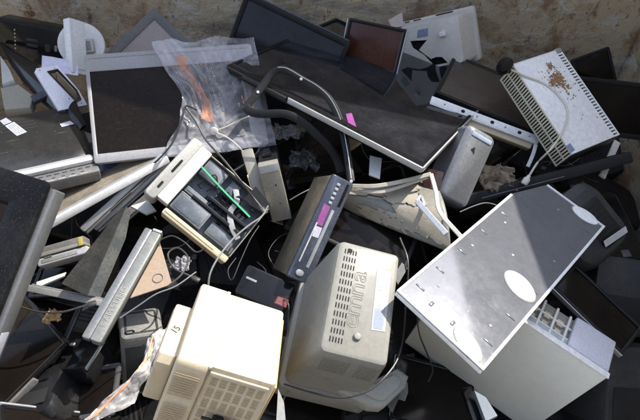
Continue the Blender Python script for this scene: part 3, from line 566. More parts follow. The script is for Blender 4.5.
T, w, h, d = thing('speaker', 'dark_speaker', 'dark grey box loudspeaker standing left of the cream monitor', 'loudspeaker')
MB().sect([(-.0, w, 0, h, .012, -d), (0, w, 0, h, .014, -.016), (.003, w-.003, .003, h-.003, .014, -.004), (.008, w-.008, .008, h-.008, .012, 0)], n=5).build('cabinet', M('graphite_grey_plastic', (.12,.122,.12), .42, dust=.35, dcol=(.33,.30,.24)), T)
MB().ring((.012, w-.012, .012, h-.012), (.018, w-.018, .018, h-.018), 0, .0018, .012, .0006).build('top_groove', char, T); MB().ring((w*.10, w*.34, h*.12, h*.26), (w*.15, w*.29, h*.155, h*.225), 0, .0025, .008, .001).build('badge', gloss, T)
MB().box(.01, w-.01, -.003, -.0003, -d*.95, -.03, .006, .002).build('grille', char, T)

# crinkled wrap along the cream monitor
C0 = [Vector(p) for p in [(-0.4259,0.3459,0.9434),(-0.4019,0.3822,0.9500),(-0.3752,0.4116,0.9569),(-0.3525,0.4442,0.9632),(-0.3406,0.4825,0.9597),(-0.3411,0.5346,0.9465)]]
CW = spline(C0, 8)
def wrap(u, v):
    k = u*(len(CW)-1); i = min(int(k), len(CW)-2); p = CW[i].lerp(CW[i+1], k-i); wd = .030+.04*max(0, 1-u*1.6)
    a = Vector((.75, .55, -.1)).normalized(); q = p*19+Vector((v*3.1, v*1.7, 0)); ang = (v-.5)*2.2
    return tuple(p+a*math.sin(ang)*wd*(1+.4*noise.noise(q*.6))+Vector((0,-.2,1))*(math.cos(ang)*.022+.012*noise.noise(q*1.3)+.009*abs(noise.noise(q*2.6))+.004*noise.noise(q*6)))
b = MB(); b.grid(90, 30, wrap); o = b.build('plastic_wrap', wrap_film, org=C0[2], ang=3); tag(o, 'crinkled pinkish clear plastic wrap trailing beside the cream monitor', 'plastic wrap')
b = MB(); b.grid(40, 5, lambda u, v: tuple(Vector(wrap(.10+.85*u, .30+.16*v))+Vector((0, -.001, .0025)))); c = b.build('print', M('salmon_print', (.62,.30,.17), .5, dust=.1), ang=3); c.parent = o; c.location = -C0[2]

# ------------------------------------------------------------------ middle
T, w, h, d = thing('computer', 'open_pc', 'opened cream desktop computer showing slate boards and a green strip', 'computer')
MB().sect([(-.046, -.0105, -.010, h+.010, .010, -d*1.15), (-.046, -.0105, -.012, h+.012, .011, -.012), (-.043, -.011, -.008, h+.008, .010, -.001), (-.040, -.013, -.004, h+.004, .008, .001)], n=5).build('front_bezel', M('aged_ivory_plastic', (.41,.40,.355), .45, dust=.3), T)
MB().box(-.010, .026, .004, h+.002, -.05, .003, .003, .002).build('front_strip', wmetal, T)
slots(T, [(-.028, -.021, h*.12, h*.24), (-.028, -.021, h*.42, h*.66)], .0012, hole, 'drive_slot', .001)
MB().box(.0265, w, -.022, -.003, -d*1.0, -.006, .004, .003).build('lower_rail', cream, T); MB().box(.03, w*.8, -.0135, -.011, -.0058, -.0045, .0005, .0003).build('groove', ochre, T)
MB().box(.0265, w, h-.003, h, -d, -.004, .001, .001).build('rear_rail', drive_grey, T); MB().box(w-.003, w, .0, h-.0035, -d, -.006, .001, .001).build('rear_panel', drive_grey, T)
MB().box(.0268, w-.0035, -.0025, h-.0035, -d, -.046, .001, .001).build('board', board, T)
for x0, x1, y0, y1, z in ((.03,.135,.006,.062,-.010), (.03,.11,.068,.086,-.022), (.03,.10,.130,.183,-.012), (.15,.235,.010,.05,-.020), (.118,.15,.135,.18,-.024)):
    c = MB().box(x0, x1, y0, y1, -.0458, z, .002, .0015).build('drive_unit', board, T); MB().box(x0+.006, x1-.006, y0+.006, y1-.006, z+.0001, z+.0012, .001, .0005).build('plate', M('dusty_zinc', (.10,.11,.12), .4, metal=.4, dust=.35, dcol=(.36,.38,.40), scale=22), c)
for x0, x1, y in ((.06,.23,.064), (.10,.24,.091), (.11,.22,.124)): MB().box(x0, x1, y, y+.009, -.0458, -.006, .001, .001).build('card', black, T)
b = MB()
for i in range(7):
    for j in range(4): b.box(.125+.013*i, .134+.013*i, .096+.0065*j, .1005+.0065*j, -.0459, -.034, .0005, .0005, n=1)
b.build('memory_slots', lgrey, T)
for k in range(34):
    x, y = rnd.uniform(.03, w-.02), rnd.uniform(.01, h-.015); a, c_ = rnd.uniform(.002, .007), rnd.uniform(.002, .006)
    MB().box(x-a, x+a, y-c_, y+c_, -.0459, rnd.uniform(-.042, -.026), .0008, .0006, n=1).build('chip', (black, lgrey, board, matt, drive_grey)[k % 5], T)
P = [(*p, -.003) for p in [(0.0239,0.1472),(0.0687,0.1408),(0.1256,0.1331),(0.1732,0.1284),(0.2211,0.1237)]]; MB().strip(P, .0055, .003, (0, 0, 1)).build('guide_strip', green, T)
b = MB()
for k in range(5): q = rnd.random; b.tube([(.05+.03*k, .10+.01*q(), -.03), (.07+.03*k, .12+.04*q(), -.012+.01*q()), (.11+.02*k, .11+.02*q(), -.02), (.15+.015*k, .15-.09*q(), -.026)], .0022, 5)
b.build('wiring', cable_black, T)
b = MB(); b.strip([(.14,.165,-.02), (.165,.135,-.008), (.17,.10,-.012), (.20,.07,-.006), (.235,.055,-.012)], .016, .0012, (0,0,1)); b.build('ribbon_cable', M('dirty_ribbon', (.26,.265,.27), .5, dust=.3), T)
MB().prism([(0.1750,0.1490),(0.2387,0.1575),(0.2502,0.1904),(0.1778,0.2057)], -.005, -.0035).build('flap', black, T)

T, w, h, d = thing('optical_drive', 'drive_a', 'narrow khaki steel drive standing upright, left one of the pair', 'drive', 'steel drives standing upright in the heap')
MB().box(0, w, 0, h, -d, 0, .002, .0015).build('case', drive_grey, T); MB().box(-.004, -.0003, h*.25, h*.55, -.010, .003, .001, .001).build('bracket', cream, T); MB().box(.004, w-.004, h+.0003, h+.003, -d*.5, -.003, .001, .001).build('lid', lgrey, T)
T, w, h, d = thing('optical_drive', 'drive_b', 'wide khaki steel drive with a black connector end, right one of the pair', 'drive', 'steel drives standing upright in the heap')
MB().box(0, w, 0, h, -d*.2, 0, .002, .0015).build('case', drive_grey, T); MB().box(.001, w-.001, .0, h-.001, -d, -d*.205, .002, .002).build('rear_case', black, T)
MB().box(.002, w-.002, h*.87, h*.995, .0002, .002, .002, .0008).build('label', lgrey, T); slots(T, [(w*.6, w*.68, h*.62, h*.65), (w*.58, w*.66, h*.3, h*.32)], 0, hole, 'screw_hole'); MB().box(w*.2, w*.7, h-.0008, h+.004, -d*.8, -d*.4, .002, .001).build('connector', gloss, T)

T, w, h, d = thing('disc_player', 'player', 'dusty disc player standing on edge with a blue-grey front and magenta sticker', 'disc player')
MB().box(.002, w-.002, .002, h-.002, -d, -.0165, .003, .002).build('casing', brown_dust, T)
MB().sect([(0, w, 0, h, .004, -.016), (0, w, 0, h, .005, -.004), (.002, w-.002, .002, h-.002, .005, -.001), (.004, w-.004, .004, h-.004, .004, 0)]).build('front_panel', bluegrey, T)
MB().box(w*.30, w*.86, h*.56, h*.70, -.0005, .0012, .002, .0006).build('disc_tray', M('worn_blue_silver', (.30,.31,.33), .3, dust=.3, metal=.3), T); flat([(0.0837,0.0089),(0.1436,0.0129),(0.1413,0.0305),(0.0860,0.0288)], .0001, .0008, 'sticker', magenta, T); flat([(0.1484,0.0152),(0.1770,0.0166),(0.1748,0.0342),(0.1461,0.0328)], .0001, .0008, 'label', lilac_paper, T)
for k in range(5): MB().box(w*(.06+.045*k), w*(.085+.045*k), h*.30, h*.46, -.0005, .002, .002, .0008).build('button', silver, T)
MB().box(w*.90, w*.955, h*.25, h*.60, -.0005, .003, .008, .001).build('knob', silver, T); MB().box(w*.03, w*.25, h*.72, h*.84, -.0005, .0012, .001, .0005).build('display', screen, T)
MB().box(w*.46, w*.84, h*.18, h*.24, -.0005, .0010, .001, .0004).build('marking', lgrey, T)

T, w, h, d = thing('power_adapter', 'black_box', 'black plastic box with a red label behind the cream monitor', 'electronic device')
MB().box(0, w, 0, h, -d, 0, .008, .004).build('case', gloss, T); flat([(0.1091,0.0176),(0.1434,0.0186),(0.1417,0.0413),(0.1107,0.0390)], .0001, .0007, 'label', red, T); MB().box(w*.08, w*.30, h*.55, h*.62, -.0005, .001, .001, .0005).build('marking', grey, T)

T, w, h, d = lcd('mid_tv', 'television', 'black television wedged between the disc player and the torn grey housing', 'television', matt, screen, (.012,)*4)

# ------------------------------------------------------------------ cream monitor at the bottom
T, w, h, d = thing('tube_monitor', 'cream_unit', 'yellowed cream tube monitor at the bottom with grilles and a blown white sunlit top', 'monitor', CRT)
MB().sect([(0.0012, w, 0, h, .008, -d), (0.0012, w, 0, h, .009, -.010), (.0015, w-.002, .002, h-.002, .009, -.002), (.0025, w-.006, .005, h-.005, .008, 0)], n=5).build('housing', cream, T)
MB().box(-.002, .006, -.006, h*1.004, -.004, .0035, .002, .0015).build('ridge', cream, T)
MB().sect([(-.46*w, .001, -.010, h*1.005, .006, -d*1.03), (-.46*w, .001, -.010, h*1.005, .007, -.012), (-.455*w, .001, -.008, h*1.003, .007, -.002), (-.44*w, .001, -.004, h, .006, .002)], n=5).build('front_housing', cream, T)
MB().sect([(-.74*w, -.459*w, .03, h*.80, .006, -d*.9), (-.74*w, -.459*w, .02, h*.80, .007, -.052), (-.72*w, -.459*w, .03, h*.79, .006, -.036)], n=5).build('bezel', cream, T)
lettering('15', .022, (-.60*w, h*.45, -.0358), 1.2, char, T, .0008, 'marking')
b = MB()
for j in range(5):
    for i in range(6):
        x0 = .012+(w-.024)/6*i; z1 = -.024-j*.034
        for q in range(4): b.box(x0+.002, x0+(w-.024)/6-.004, -.0010, -.0002, z1-.0055-q*.0072, z1-q*.0072, .0008, .0003, axis='y', n=1)
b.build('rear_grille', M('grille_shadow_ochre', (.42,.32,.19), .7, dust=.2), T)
b = MB()
for j in range(24):
    z1 = -.026-.0068*j
    if 10 <= j <= 13: continue
    b.box(-.42*w, -.06*w, -.0150, -.0142, z1-.0036, z1, .0008, .0003, axis='y', n=1)
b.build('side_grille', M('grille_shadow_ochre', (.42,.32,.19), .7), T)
MB().box(.006, w-.012, -.006, -.0012, -.020, -.010, .002, .0015).build('ledge', cream, T); MB().box(w+.0003, w+.006, .01, h-.01, -d*.9, -.018, .003, .002).build('side_rail', ochre, T)
MB().box(.02, .045, .0, .0+.0, -.034, -.026) if False else None
MB().box(w*.10, w*.24, h*.90, h*.94, -.0005, .0012, .002, .0005).build('badge', lgrey, T); slots(T, [(w*.90, w*.915, h*(.16+.03*k), h*(.175+.03*k)) for k in range(3)], 0, grey, 'screw_hole')
T2 = bpy.data.objects.new('power_plug', None); COL.objects.link(T2); T2.matrix_world = T.matrix_world @ Matrix.Translation((w*.42, -.010, -d*.70)); tag(T2, 'black and copper power plug poking out below the cream monitor', 'plug')
MB().box(-.012, .012, -.012, .008, -.010, .010, .004, .003).build('body', gloss, T2); MB().box(.0125, .040, -.008, .004, -.007, .007, .003, .002).build('sleeve', M('copper_plastic', (.45,.18,.08), .4, dust=.1), T2); MB().box(-.034, -.0125, -.004, .0, -.004, .004, .001, .001).build('prong', black, T2)

# ------------------------------------------------------------------ grey tube monitor, seen from behind
T, w, h, d = thing('tube_monitor', 'grey_crt', 'putty grey tube monitor lying on its side with vents and embossed letters', 'monitor', CRT)
A = (-.34*w, 1.04*w, -.12*h, .95*h)
MB().sect([(A[0], A[1], A[2], A[3], .02, -d*.8), (A[0]*.55, w*1.05, A[2]*.55, h*.99, .02, -d*.38), (-.010, w*1.005, -.008, h, .014, -.014), (-.003, w-.001, -.002, h-.002, .012, -.003), (.004, w-.008, .004, h-.008, .010, 0)], n=5).build('rear_housing', putty, T, ang=.45)
MB().ring((A[0]-.012, A[1]+.02, A[2]-.012, A[3]+.012), (A[0]+.02, A[1]-.02, A[2]+.02, A[3]-.02), -d*1.15, -d*.8-.0005, .012, .005).build('bezel', putty, T)
MB().box(A[0]+.01, A[1]-.01, A[2]+.01, A[3]-.01, -d*1.10, -d*.95, .01, .01).build('screen', screen, T)
b = MB()
for j in range(12):
    y = h*.075+h*.073*j
    for i in range(5): x = w*.075+i*.0065; b.box(x, x+.0028, y, y+.0125, -.001, .0006, .001, .0002, n=2)
b.build('vent', hole, T)
for ch, (x, y) in zip('emna', [(0.0513,0.0763),(0.0515,0.1145),(0.0526,0.1543),(0.0532,0.1876)]): lettering(ch, .056, (x, y, .0004), PI/2, putty, T, .0004, 'embossed_letter', sx=1.2, line=.0007)
flat([(0.0982,0.0673),(0.1298,0.0707),(0.1271,0.2186),(0.0933,0.2145)], .0001, .0008, 'label', M('worn_grey_label', (.30,.31,.32), .5, dust=.6, dcol=(.46,.44,.36), scale=14), T); flat([(0.1020,0.0729),(0.1226,0.0735),(0.1216,0.1208),(0.1006,0.1201)], .0010, .0004, 'label', blue_label, T); flat([(0.1020,0.1651),(0.1162,0.1664),(0.1182,0.2109),(0.0990,0.2082)], .0010, .0004, 'label', M('pale_blue_label', (.28,.32,.40), .5), T)
x, y = [(0.0697,0.0441)][0]; MB().loops([[(x+a, y+c, z) for a, c, z in circ(r, z, 20)] for r, z in ((.0085,-.001),(.0085,.005),(.007,.007),(.003,.0075))]).build('knob', putty, T)
b = MB(); sl = lambda u, t: (w*u, -.008+(A[2]*.55+.008)*t, -.014+(-d*.38+.014)*t)
for i in range(22):
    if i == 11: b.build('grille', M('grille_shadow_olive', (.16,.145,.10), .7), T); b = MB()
    for j in range(9):
        if 11 <= i <= 13: continue
        px, py, pz = sl(.06+.040*i, .12+.095*j); b.box(px, px+.0028, py-.0012-.0006, py+.0012-.0006, pz-.0011, pz+.0011, .0006, .0003, n=1)
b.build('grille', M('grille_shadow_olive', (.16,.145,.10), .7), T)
MB().box(w*.12, w*.20, h*.895, h*.935, -.001, .0008, .003, .0003).build('lock_slot', hole, T)
b = MB(); b.box(w*1.006, w*1.012, h*.12, h*.28, -.05, -.018, .003, .001); b.box(w*1.006, w*1.012, h*.33, h*.45, -.05, -.018, .003, .001); b.build('recess', char, T)
MI = T.matrix_world.inverted(); Q = [MI @ Vector(p) for p in [(0.0424,0.4821,0.7661),(0.1228,0.4996,0.7766),(0.1849,0.5253,0.7913),(0.2103,0.5090,0.7832),(0.2010,0.4839,0.7796),(0.1483,0.4423,0.7593),(0.1201,0.4427,0.7645)]]
b = MB(); cq = sum(Q, Vector())/len(Q); b.loops([[tuple(q+Vector((0,0,-.05))) for q in Q], [tuple(q+Vector((0,0,-.006))) for q in Q], [tuple(q.lerp(cq, .10)) for q in Q]]); b.build('stand', M('pale_putty_plastic', (.28,.275,.235), .45, dust=.3), T)
Q2 = [q.lerp(cq, .35)+Vector((0,0,.0005)) for q in Q]; b = MB(); b.loops([[tuple(q) for q in Q2], [tuple(q+Vector((0,0,.006))) for q in Q2], [tuple(q.lerp(cq, .15)+Vector((0,0,.008))) for q in Q2]]); b.build('stand_neck', M('pale_putty_plastic', (.36,.355,.30), .45), T)

T, w, h, d = lcd('low_tv', 'television', 'black monitor with ridged edge lying under the putty grey tube monitor', 'monitor', black, screen, (.012,.012,.02,.02))
MB().box(.004, w-.004, h+.0004, h+.008, -d, -.004, .002, .002).build('trim', lgrey, T)
T, w, h, d = lcd('under_tv', 'television', 'glossy black television in the shadow under the ivory tower case', 'television', gloss, screen, (.012,)*4)

# ------------------------------------------------------------------ right: tower and its loose side panel
T, w, h, d = thing('computer_tower', 'tower', 'large ivory steel tower case with an opened inner frame under the loose panel', 'computer case')
MB().box(0, w, 0, h, -.004, 0, .003, .002).build('side_panel', ivory, T); MB().box(.0, .004, .002, h, -d, -.0045, .002, .001).build('rear_panel', ivory, T); MB().box(.0, w, 0, .003, -d, -.0045, .002, .001).build('base_panel', ivory, T)
MB().box(w-.004, w, .0035, h-.001, -d, -.0045, .001, .001).build('front_panel', ivory, T); MB().box(.004, w-.0045, .0035, h-.012, -d, -.010, .002, .002).build('inner_case', grey, T)
MB().box(w*.42, w+.003, h+.0003, h+.004, -.016, .001, .001, .001).build('lip', wmetal, T)
b = MB()
for k in range(6): x = w*(.28+.085*k); b.box(x, x+.006, h-.0115, h-.001, -d+.004, -.018, .001, .001)
for z in (-d*.36, -d*.66): b.box(w*.26, w*.74, h-.0117, h-.004, z, z+.006, .001, .001)
b.build('drive_frame', ivory, T)
b = MB()
for k in range(5):
    for q in range(2): x = w*(.31+.085*k); b.box(x, x+.016, h-.0116, h-.006, -d*.32-q*.032-.016, -d*.32-q*.032+.004, .001, .001)
b.build('bracket', cream, T)
MB().box(w*.74, w-.0015, h-.0117, h+.006, -d, -.0165, .004, .003).build('front_cap', M('pale_lilac_plastic', (.55,.55,.60), .4, dust=.2), T)
MB().box(w*.45, w*.74, h-.0118, h-.002, -.034, -.022, .002, .001).build('cable_tray', skyblue, T)

T, w, h, d = thing('case_panel', 'panel', 'loose bright metal side panel with white ovals lying on the ivory tower', 'metal panel')
KA, KB = [(0.0087,0.5262),(0.0490,0.6516)]
out = [(0,0),(w,0),(w,h),(KB[0],h),(0,KA[1])]
b = MB(); b.plate(out, [], -.003, 0); b.build('sheet', zinc, T)
R = .007
b = MB(); b.box(0, R, -.0, KA[1], -d, .003, .001, .001); b.box(R+.0002, w-R-.0002, 0, R, -d, .003, .001, .001); b.box(w-R, w, 0, h, -d, .003, .001, .001); b.box(KB[0], w-R-.0002, h-R, h, -d, .003, .001, .001); b.build('rim', wmetal, T)
def ell(pts):
    c = (sum(p[0] for p in pts)/len(pts), sum(p[1] for p in pts)/len(pts)); P = [(x-c[0], y-c[1]) for x, y in pts]
    m = max(P, key=lambda p: math.hypot(*p)); t = math.atan2(m[1], m[0]); u = [x*math.cos(t)+y*math.sin(t) for x, y in P]; v = [-x*math.sin(t)+y*math.cos(t) for x, y in P]
    return oval((c[0]+((max(u)+min(u))/2)*math.cos(t), c[1]+((max(u)+min(u))/2)*math.sin(t)), (max(u)-min(u))/2, (max(v)-min(v))/2, t)
def oval(c, a, bb, ang, n=32): return [(c[0]+a*math.cos(t)*math.cos(ang)-bb*math.sin(t)*math.sin(ang), c[1]+a*math.cos(t)*math.sin(ang)+bb*math.sin(t)*math.cos(ang)) for t in [2*PI*i/n for i in range(n)]]
for pts in ([(0.1396,0.2755),(0.1591,0.2876),(0.1912,0.2878),(0.2190,0.2737),(0.2245,0.2584),(0.2114,0.2411),(0.1847,0.2281),(0.1600,0.2409)], [(0.1435,0.0361),(0.1537,0.0453),(0.1739,0.0479),(0.2019,0.0421),(0.2207,0.0293),(0.2212,0.0122),(0.2100,0.0053),(0.1839,0.0048),(0.1603,0.0118),(0.1462,0.0203)], [(0.1424,0.6472),(0.1521,0.6685),(0.1769,0.6788),(0.2067,0.6703),(0.2192,0.6565),(0.2095,0.6423),(0.1816,0.6332),(0.1554,0.6335)]):
    n_ = len(pts); sm = [(p.x, p.y) for p in spline([(*p, 0) for p in pts[-2:]+pts+pts[:2]], 4)[8:8+4*n_]]
    sm = ell(pts)
    cxm = sum(p[0] for p in sm)/len(sm); cym = sum(p[1] for p in sm)/len(sm); big = [(cxm+(x-cxm)*1.09, cym+(y-cym)*1.07) for x, y in sm]
    c = MB().prism(big, .0001, .0012).build('recess', grey, T); MB().prism(sm, .0013, .0026).build('pad', M('clean_white_foam', (.85,.84,.80), .6, dust=.05), c)
for x, y, a in ([(w*.12, h*q, 0) for q in (.08,.2,.34,.5,.66,.82)]+[(w*.88, h*q, 0) for q in (.1,.25,.42,.58,.75,.9)]+[(w*q, h*.06, 1) for q in (.3,.55,.75)]+[(w*q, h*.94, 1) for q in (.35,.6,.8)]):
    lx, ly = (.012, .004) if a == 0 else (.004, .012); MB().box(x-lx, x+lx, y-ly*.5, y+ly*.5, -.0005, .0014, .0008, .0004).build('tab', zinc, T)
for q in ((.5,.5),(.22,.14),(.8,.16),(.86,.36),(.84,.62),(.2,.62),(.5,.9),(.15,.4)): MB().box(w*q[0]-.004, w*q[0]+.004, h*q[1]-.004, h*q[1]+.004, -.0005, .0010, .004, .0004).build('rivet', grey, T)

T, w, h, d = lcd('slab_right', 'laptop', 'black laptop with a thin bright edge resting on the upper end of the ivory tower', 'laptop', black, screen, (.010,)*4, r=.004, group=None)
MB().box(.002, w+.002, -.0045, -.0004, -d, -.002, .001, .001).build('trim', silver, T)
T, w, h, d = thing('tube_television', 'round_black', 'rounded black television housing with a pale label behind the loose metal panel', 'television', CRT)
MB().sect([(-.1*w, w*1.12, -.35*h, h*1.12, .06, -d*1.6), (-.08*w, w*1.10, -.3*h, h*1.08, .06, -d*.5), (-.02, w*1.04, -.03, h*1.02, .05, -d*.16), (.0, w, .0, h, .04, -.002), (.01, w-.01, .01, h-.01, .03, 0)], n=8).build('rear_housing', char, T)
MB().box(w*.2, w*.95, h*.3, h*.86, -.0005, .002, .01, .001).build('raised_panel', black, T); slots(T, [(w*.28+.014*k, w*.28+.014*k+.006, h*.45, h*.78) for k in range(7)], .002, hole)
flat([(0.1620,0.0409),(0.1699,0.1325),(0.1537,0.1401),(0.1460,0.0482)], .010, .001, 'label', lgrey, T)
c = MB().box(w*1.00, w*1.02, h*.06, h*.42, -d*.55, -d*.28, .002, .001).build('label', white, T)
for k in range(3): MB().box(w*1.0201, w*1.026, h*(.09+.11*k), h*(.15+.11*k), -d*.5, -d*.34, .001, .0005).build('marking', char, c)
T, w, h, d = thing('slim_monitor', 'black_bar', 'long thin black monitor seen edge-on behind the loose metal panel', 'monitor', LCD)
MB().box(0, w, 0, h, -d, 0, .006, .004).build('housing', matt, T); MB().box(w*.12, w*.6, h*.3, h*.38, -.0005, .0012, .001, .0006).build('groove', dgrey, T)
MB().box(.01, w-.01, h+.0003, h+.002, -d+.01, -.012, .002, .001).build('screen', screen, T)
P = [(0.9664,1.2843,0.8137),(0.9283,1.2242,0.8000),(0.8848,1.1543,0.7855)]; b = MB(); b.strip(P, .022, .008, (0,-.6,.8)); tag(b.build('plastic_strip', offwhite, org=P[1]), 'short off-white plastic strip poking out under the white vented case', 'plastic strip')
for key, lab in (('dark_case_a', 'dark charcoal box behind the tower at the shaded right edge'), ('dark_case_b', 'dark charcoal box below the black laptop in the lower right corner')):
    T, w, h, d = thing('electronics_case', key, lab, 'electronic device')
    MB().box(-.0, w*1.4, 0, h, -d, 0, .012, .006).build('case', char, T); MB().box(.02, w*1.35, h*.1, h*.5, -.0005, .002, .006, .001).build('front_panel', matt, T)

# torn grey tube housing in the middle
P = [Vector(p) for p in [(0.0632,1.0065,0.8452),(0.2361,1.0701,0.8441),(0.3377,1.0287,0.8375),(0.3539,0.8508,0.8484),(0.2197,0.8948,0.8396),(0.0905,0.9598,0.8385)]]
PL = [Vector(p) for p in [(0.0579,1.0080,0.8303),(0.1558,1.0324,0.8594),(0.3195,1.0484,0.8590),(0.3400,0.8490,0.8642)]]
def shell(u, v):
    a = Vector([(0.0516,1.0257,0.8668)][0]).lerp(Vector([(0.3415,1.1240,0.8218)][0]), u); c = Vector([(0.0526,1.0094,0.8152)][0]).lerp(Vector([(0.3589,0.8441,0.8163)][0]), u)
    p = a.lerp(c, v); p += Vector((0, -.35, 1))*(.055*math.sin(v*PI)*(.5+.5*u)-.01); p += Vector((0,0,1))*.003*noise.noise((u*3, v*3, 4)); return p
b = MB(); b.grid(36, 22, lambda u, v: tuple(shell(u, v))); o = b.build('broken_housing', M('grey_green_housing', (.20,.20,.175), .32, dust=.18, dcol=(.34,.28,.18)), org=shell(.5, .5), ang=2)
s = o.modifiers.new('thickness', 'SOLIDIFY'); s.thickness = .006; s.offset = -1
tag(o, 'grey curved housing with torn beige paper and a bent frame in the middle', 'broken housing'); og = shell(.5, .5)
def sheet(u0, u1, v0, v1, k, lift):
    b = MB()
    def f(i, j):
        uu = u0+(u1-u0)*i; vv = v0+(v1-v0)*j; e = .06*noise.noise((i*5, j*5, k)); ex = e*(1 if 0 < i < 1 else 2.2)
        return tuple(shell(min(1, max(0, uu+ex)), min(1, max(0, vv+e+.04*noise.noise((i*13, j*13, k)))))+Vector((0, -.3, 1))*(lift+.0015*abs(noise.noise((i*3, j*3, k+3)))))
    b.grid(24, 14, f); c = b.build('torn_paper', torn, o, ang=1); c.location = -og; return c
sheet(.04, .62, .02, .42, 1.1, .004); sheet(.45, .78, .12, .55, 4.2, .007); sheet(.55, .95, .55, .95, 7.7, .004); sheet(.20, .62, .74, .98, 9.1, .004)
fr = M('warm_grey_frame', (.40,.36,.29), .45, dust=.35)
for pts, wd, mm in (([(0.0893,1.0078,0.9032),(0.1553,1.0010,0.9106),(0.2350,1.0208,0.9097),(0.3146,1.0492,0.9084)], .012, fr), ([(0.0901,1.0095,0.8889),(0.1446,0.9911,0.8968),(0.1953,0.9988,0.8965),(0.3064,1.0438,0.9017)], .010, fr), ([(0.3146,1.0492,0.9084),(0.3182,0.9777,0.9117),(0.3201,0.9097,0.9076),(0.3658,0.8351,0.8958)], .012, M('pale_frame', (.50,.49,.43), .4, dust=.25)), ([(0.2637,0.9501,0.9057),(0.2914,0.8953,0.9083),(0.3261,0.8391,0.9033)], .016, silver), ([(0.2637,0.9501,0.9057),(0.2770,0.9690,0.9049),(0.2830,0.9316,0.9066)], .008, silver)):
    b = MB(); b.strip(pts, wd, .005, (0, -.6, .8)); c = b.build('frame_bar', mm, o); c.location = -og

# ------------------------------------------------------------------ loose wires, wrappers and scraps
def cable(pts, r, mat, label):
    b = MB(); b.tube(pts, r); o = tag(b.build('cable', mat, org=pts[0]), label, 'cable', 'loose cables')
    if r > .0022:
        e_, f_ = Vector(pts[-1]), Vector(pts[-2]); dv = (e_-f_).normalized(); b = MB(); b.loops([[tuple(e_-Vector(pts[0])+dv*t+s*(dv.cross(Vector((.3,.2,1))).normalized()*math.cos(a)*k+dv.cross(dv.cross(Vector((.3,.2,1)))).normalized()*math.sin(a)*k*.6)) for a in [2*PI*i/12 for i in range(12)]] for t, k, s in ((-.002, r*1.4, 1), (.006, r*1.9, 1), (.010, r*3.2, 1), (.026, r*3.2, 1), (.029, r*2.6, 1))])
        c = b.build('plug', mat, o)
    return o
cable([(0.5784,1.3961,1.0195),(0.6380,1.3857,0.9974),(0.7022,1.3705,0.9785),(0.7451,1.3324,0.9579),(0.7614,1.2799,0.9379),(0.7267,1.2059,0.9226),(0.6706,1.1330,0.9219),(0.6522,1.1350,0.8708),(0.6255,1.1032,0.8435)], .0032, cable_white, 'white cable looping over the lid of the white vented case')
cable([(-0.3692,1.2584,0.9673),(-0.4023,1.2676,0.9750),(-0.4117,1.2323,0.9584),(-0.4328,1.1746,0.9230),(-0.4683,1.1193,0.9028),(-0.5049,1.1177,0.8713)], .003, cable_black, 'black cable running down the side of the clear bag')
cable([(-0.4023,1.2630,0.9711),(-0.3687,1.2193,0.9540),(-0.3337,1.1597,0.9367),(-0.2813,1.0978,0.9239),(-0.2266,1.0357,0.8979),(-0.1941,1.0088,0.8599),(-0.1707,0.9835,0.8457)], .0032, cable_black, 'black cable crossing from the clear bag over the opened computer')
cable([(-0.3182,1.2192,0.9148),(-0.2762,1.1940,0.9133),(-0.2431,1.1609,0.9116),(-0.2303,1.1574,0.8905)], .002, cable_white, 'thin white cord from the bag to the left steel drive')
cable([(-0.3212,1.2215,0.9167),(-0.2839,1.2269,0.9278),(-0.2417,1.2431,0.9414),(-0.1873,1.2593,0.9550)], .0022, cable_white, 'thin white cord lying across the lower bag')
p = Vector([(-0.3206,1.2192,0.9187)][0]); b = MB(); b.loops([[tuple(p+Vector((r*math.cos(i*PI/10)*1.0, r*math.sin(i*PI/10)*.6-z*.4, r*.8*math.sin(i*PI/10)+z*.9))) for i in range(20)] for r, z in ((.010,-.003),(.0125,.0),(.010,.004),(.005,.0055))])
tag(b.build('adapter', offwhite, org=p), 'round white adapter plug on the clear bag', 'adapter')
cable([(-0.1440,0.9575,0.8761),(-0.1558,0.9080,0.8928),(-0.1875,0.8603,0.9099),(-0.2222,0.8071,0.9203),(-0.2481,0.7439,0.9318),(-0.2627,0.7012,0.9265),(-0.2671,0.6710,0.9035)], .0024, cable_grey, 'grey cable arching below the opened computer')
cable([(-0.1634,0.8851,0.8785),(-0.1833,0.8370,0.8802),(-0.2053,0.7771,0.8663),(-0.2231,0.7325,0.8510),(-0.2401,0.7743,0.8335),(-0.2248,0.8185,0.8247)], .0015, cable_black, 'thin black wire beside the black box with the red label')
cable([(0.2012,0.8076,0.9280),(0.2134,0.7341,0.9290),(0.2049,0.6519,0.8896),(0.1940,0.5789,0.8790),(0.1719,0.5053,0.8902),(0.1365,0.4561,0.8991),(0.0970,0.4285,0.8921),(0.0427,0.4239,0.8706),(-0.0220,0.4468,0.8449),(-0.0811,0.4713,0.8289)], .0022, cable_black, 'black cable curving round the foot of the putty grey tube monitor')
cable([(-0.3847,0.7198,0.8429),(-0.3555,0.7563,0.8422),(-0.3508,0.8127,0.8330),(-0.3858,0.8517,0.8244),(-0.4092,0.8317,0.8246),(-0.3850,0.7862,0.8251),(-0.3412,0.7666,0.8169)], .0026, cable_black, 'coil of black cable right of the brown card piece')
cable([(-0.4799,0.6235,0.8538),(-0.4408,0.6516,0.8617),(-0.4011,0.6805,0.8694),(-0.3591,0.7091,0.8600),(-0.3204,0.7625,0.8420)], .0018, cable_grey, 'grey cable stretched above the dark box loudspeaker')
cable([(-0.4340,0.8670,0.8401),(-0.4040,0.8808,0.8399),(-0.3703,0.8662,0.8322),(-0.3349,0.8383,0.8245),(-0.3097,0.8517,0.8244)], .0022, cable_black, 'black wires under the opened computer frame')
cable([(-0.7541,0.6718,0.8265),(-0.6933,0.6548,0.8267),(-0.6388,0.6548,0.8267),(-0.5893,0.6718,0.8265)], .0026, cable_black, 'black cable hanging across the lower left hollow')
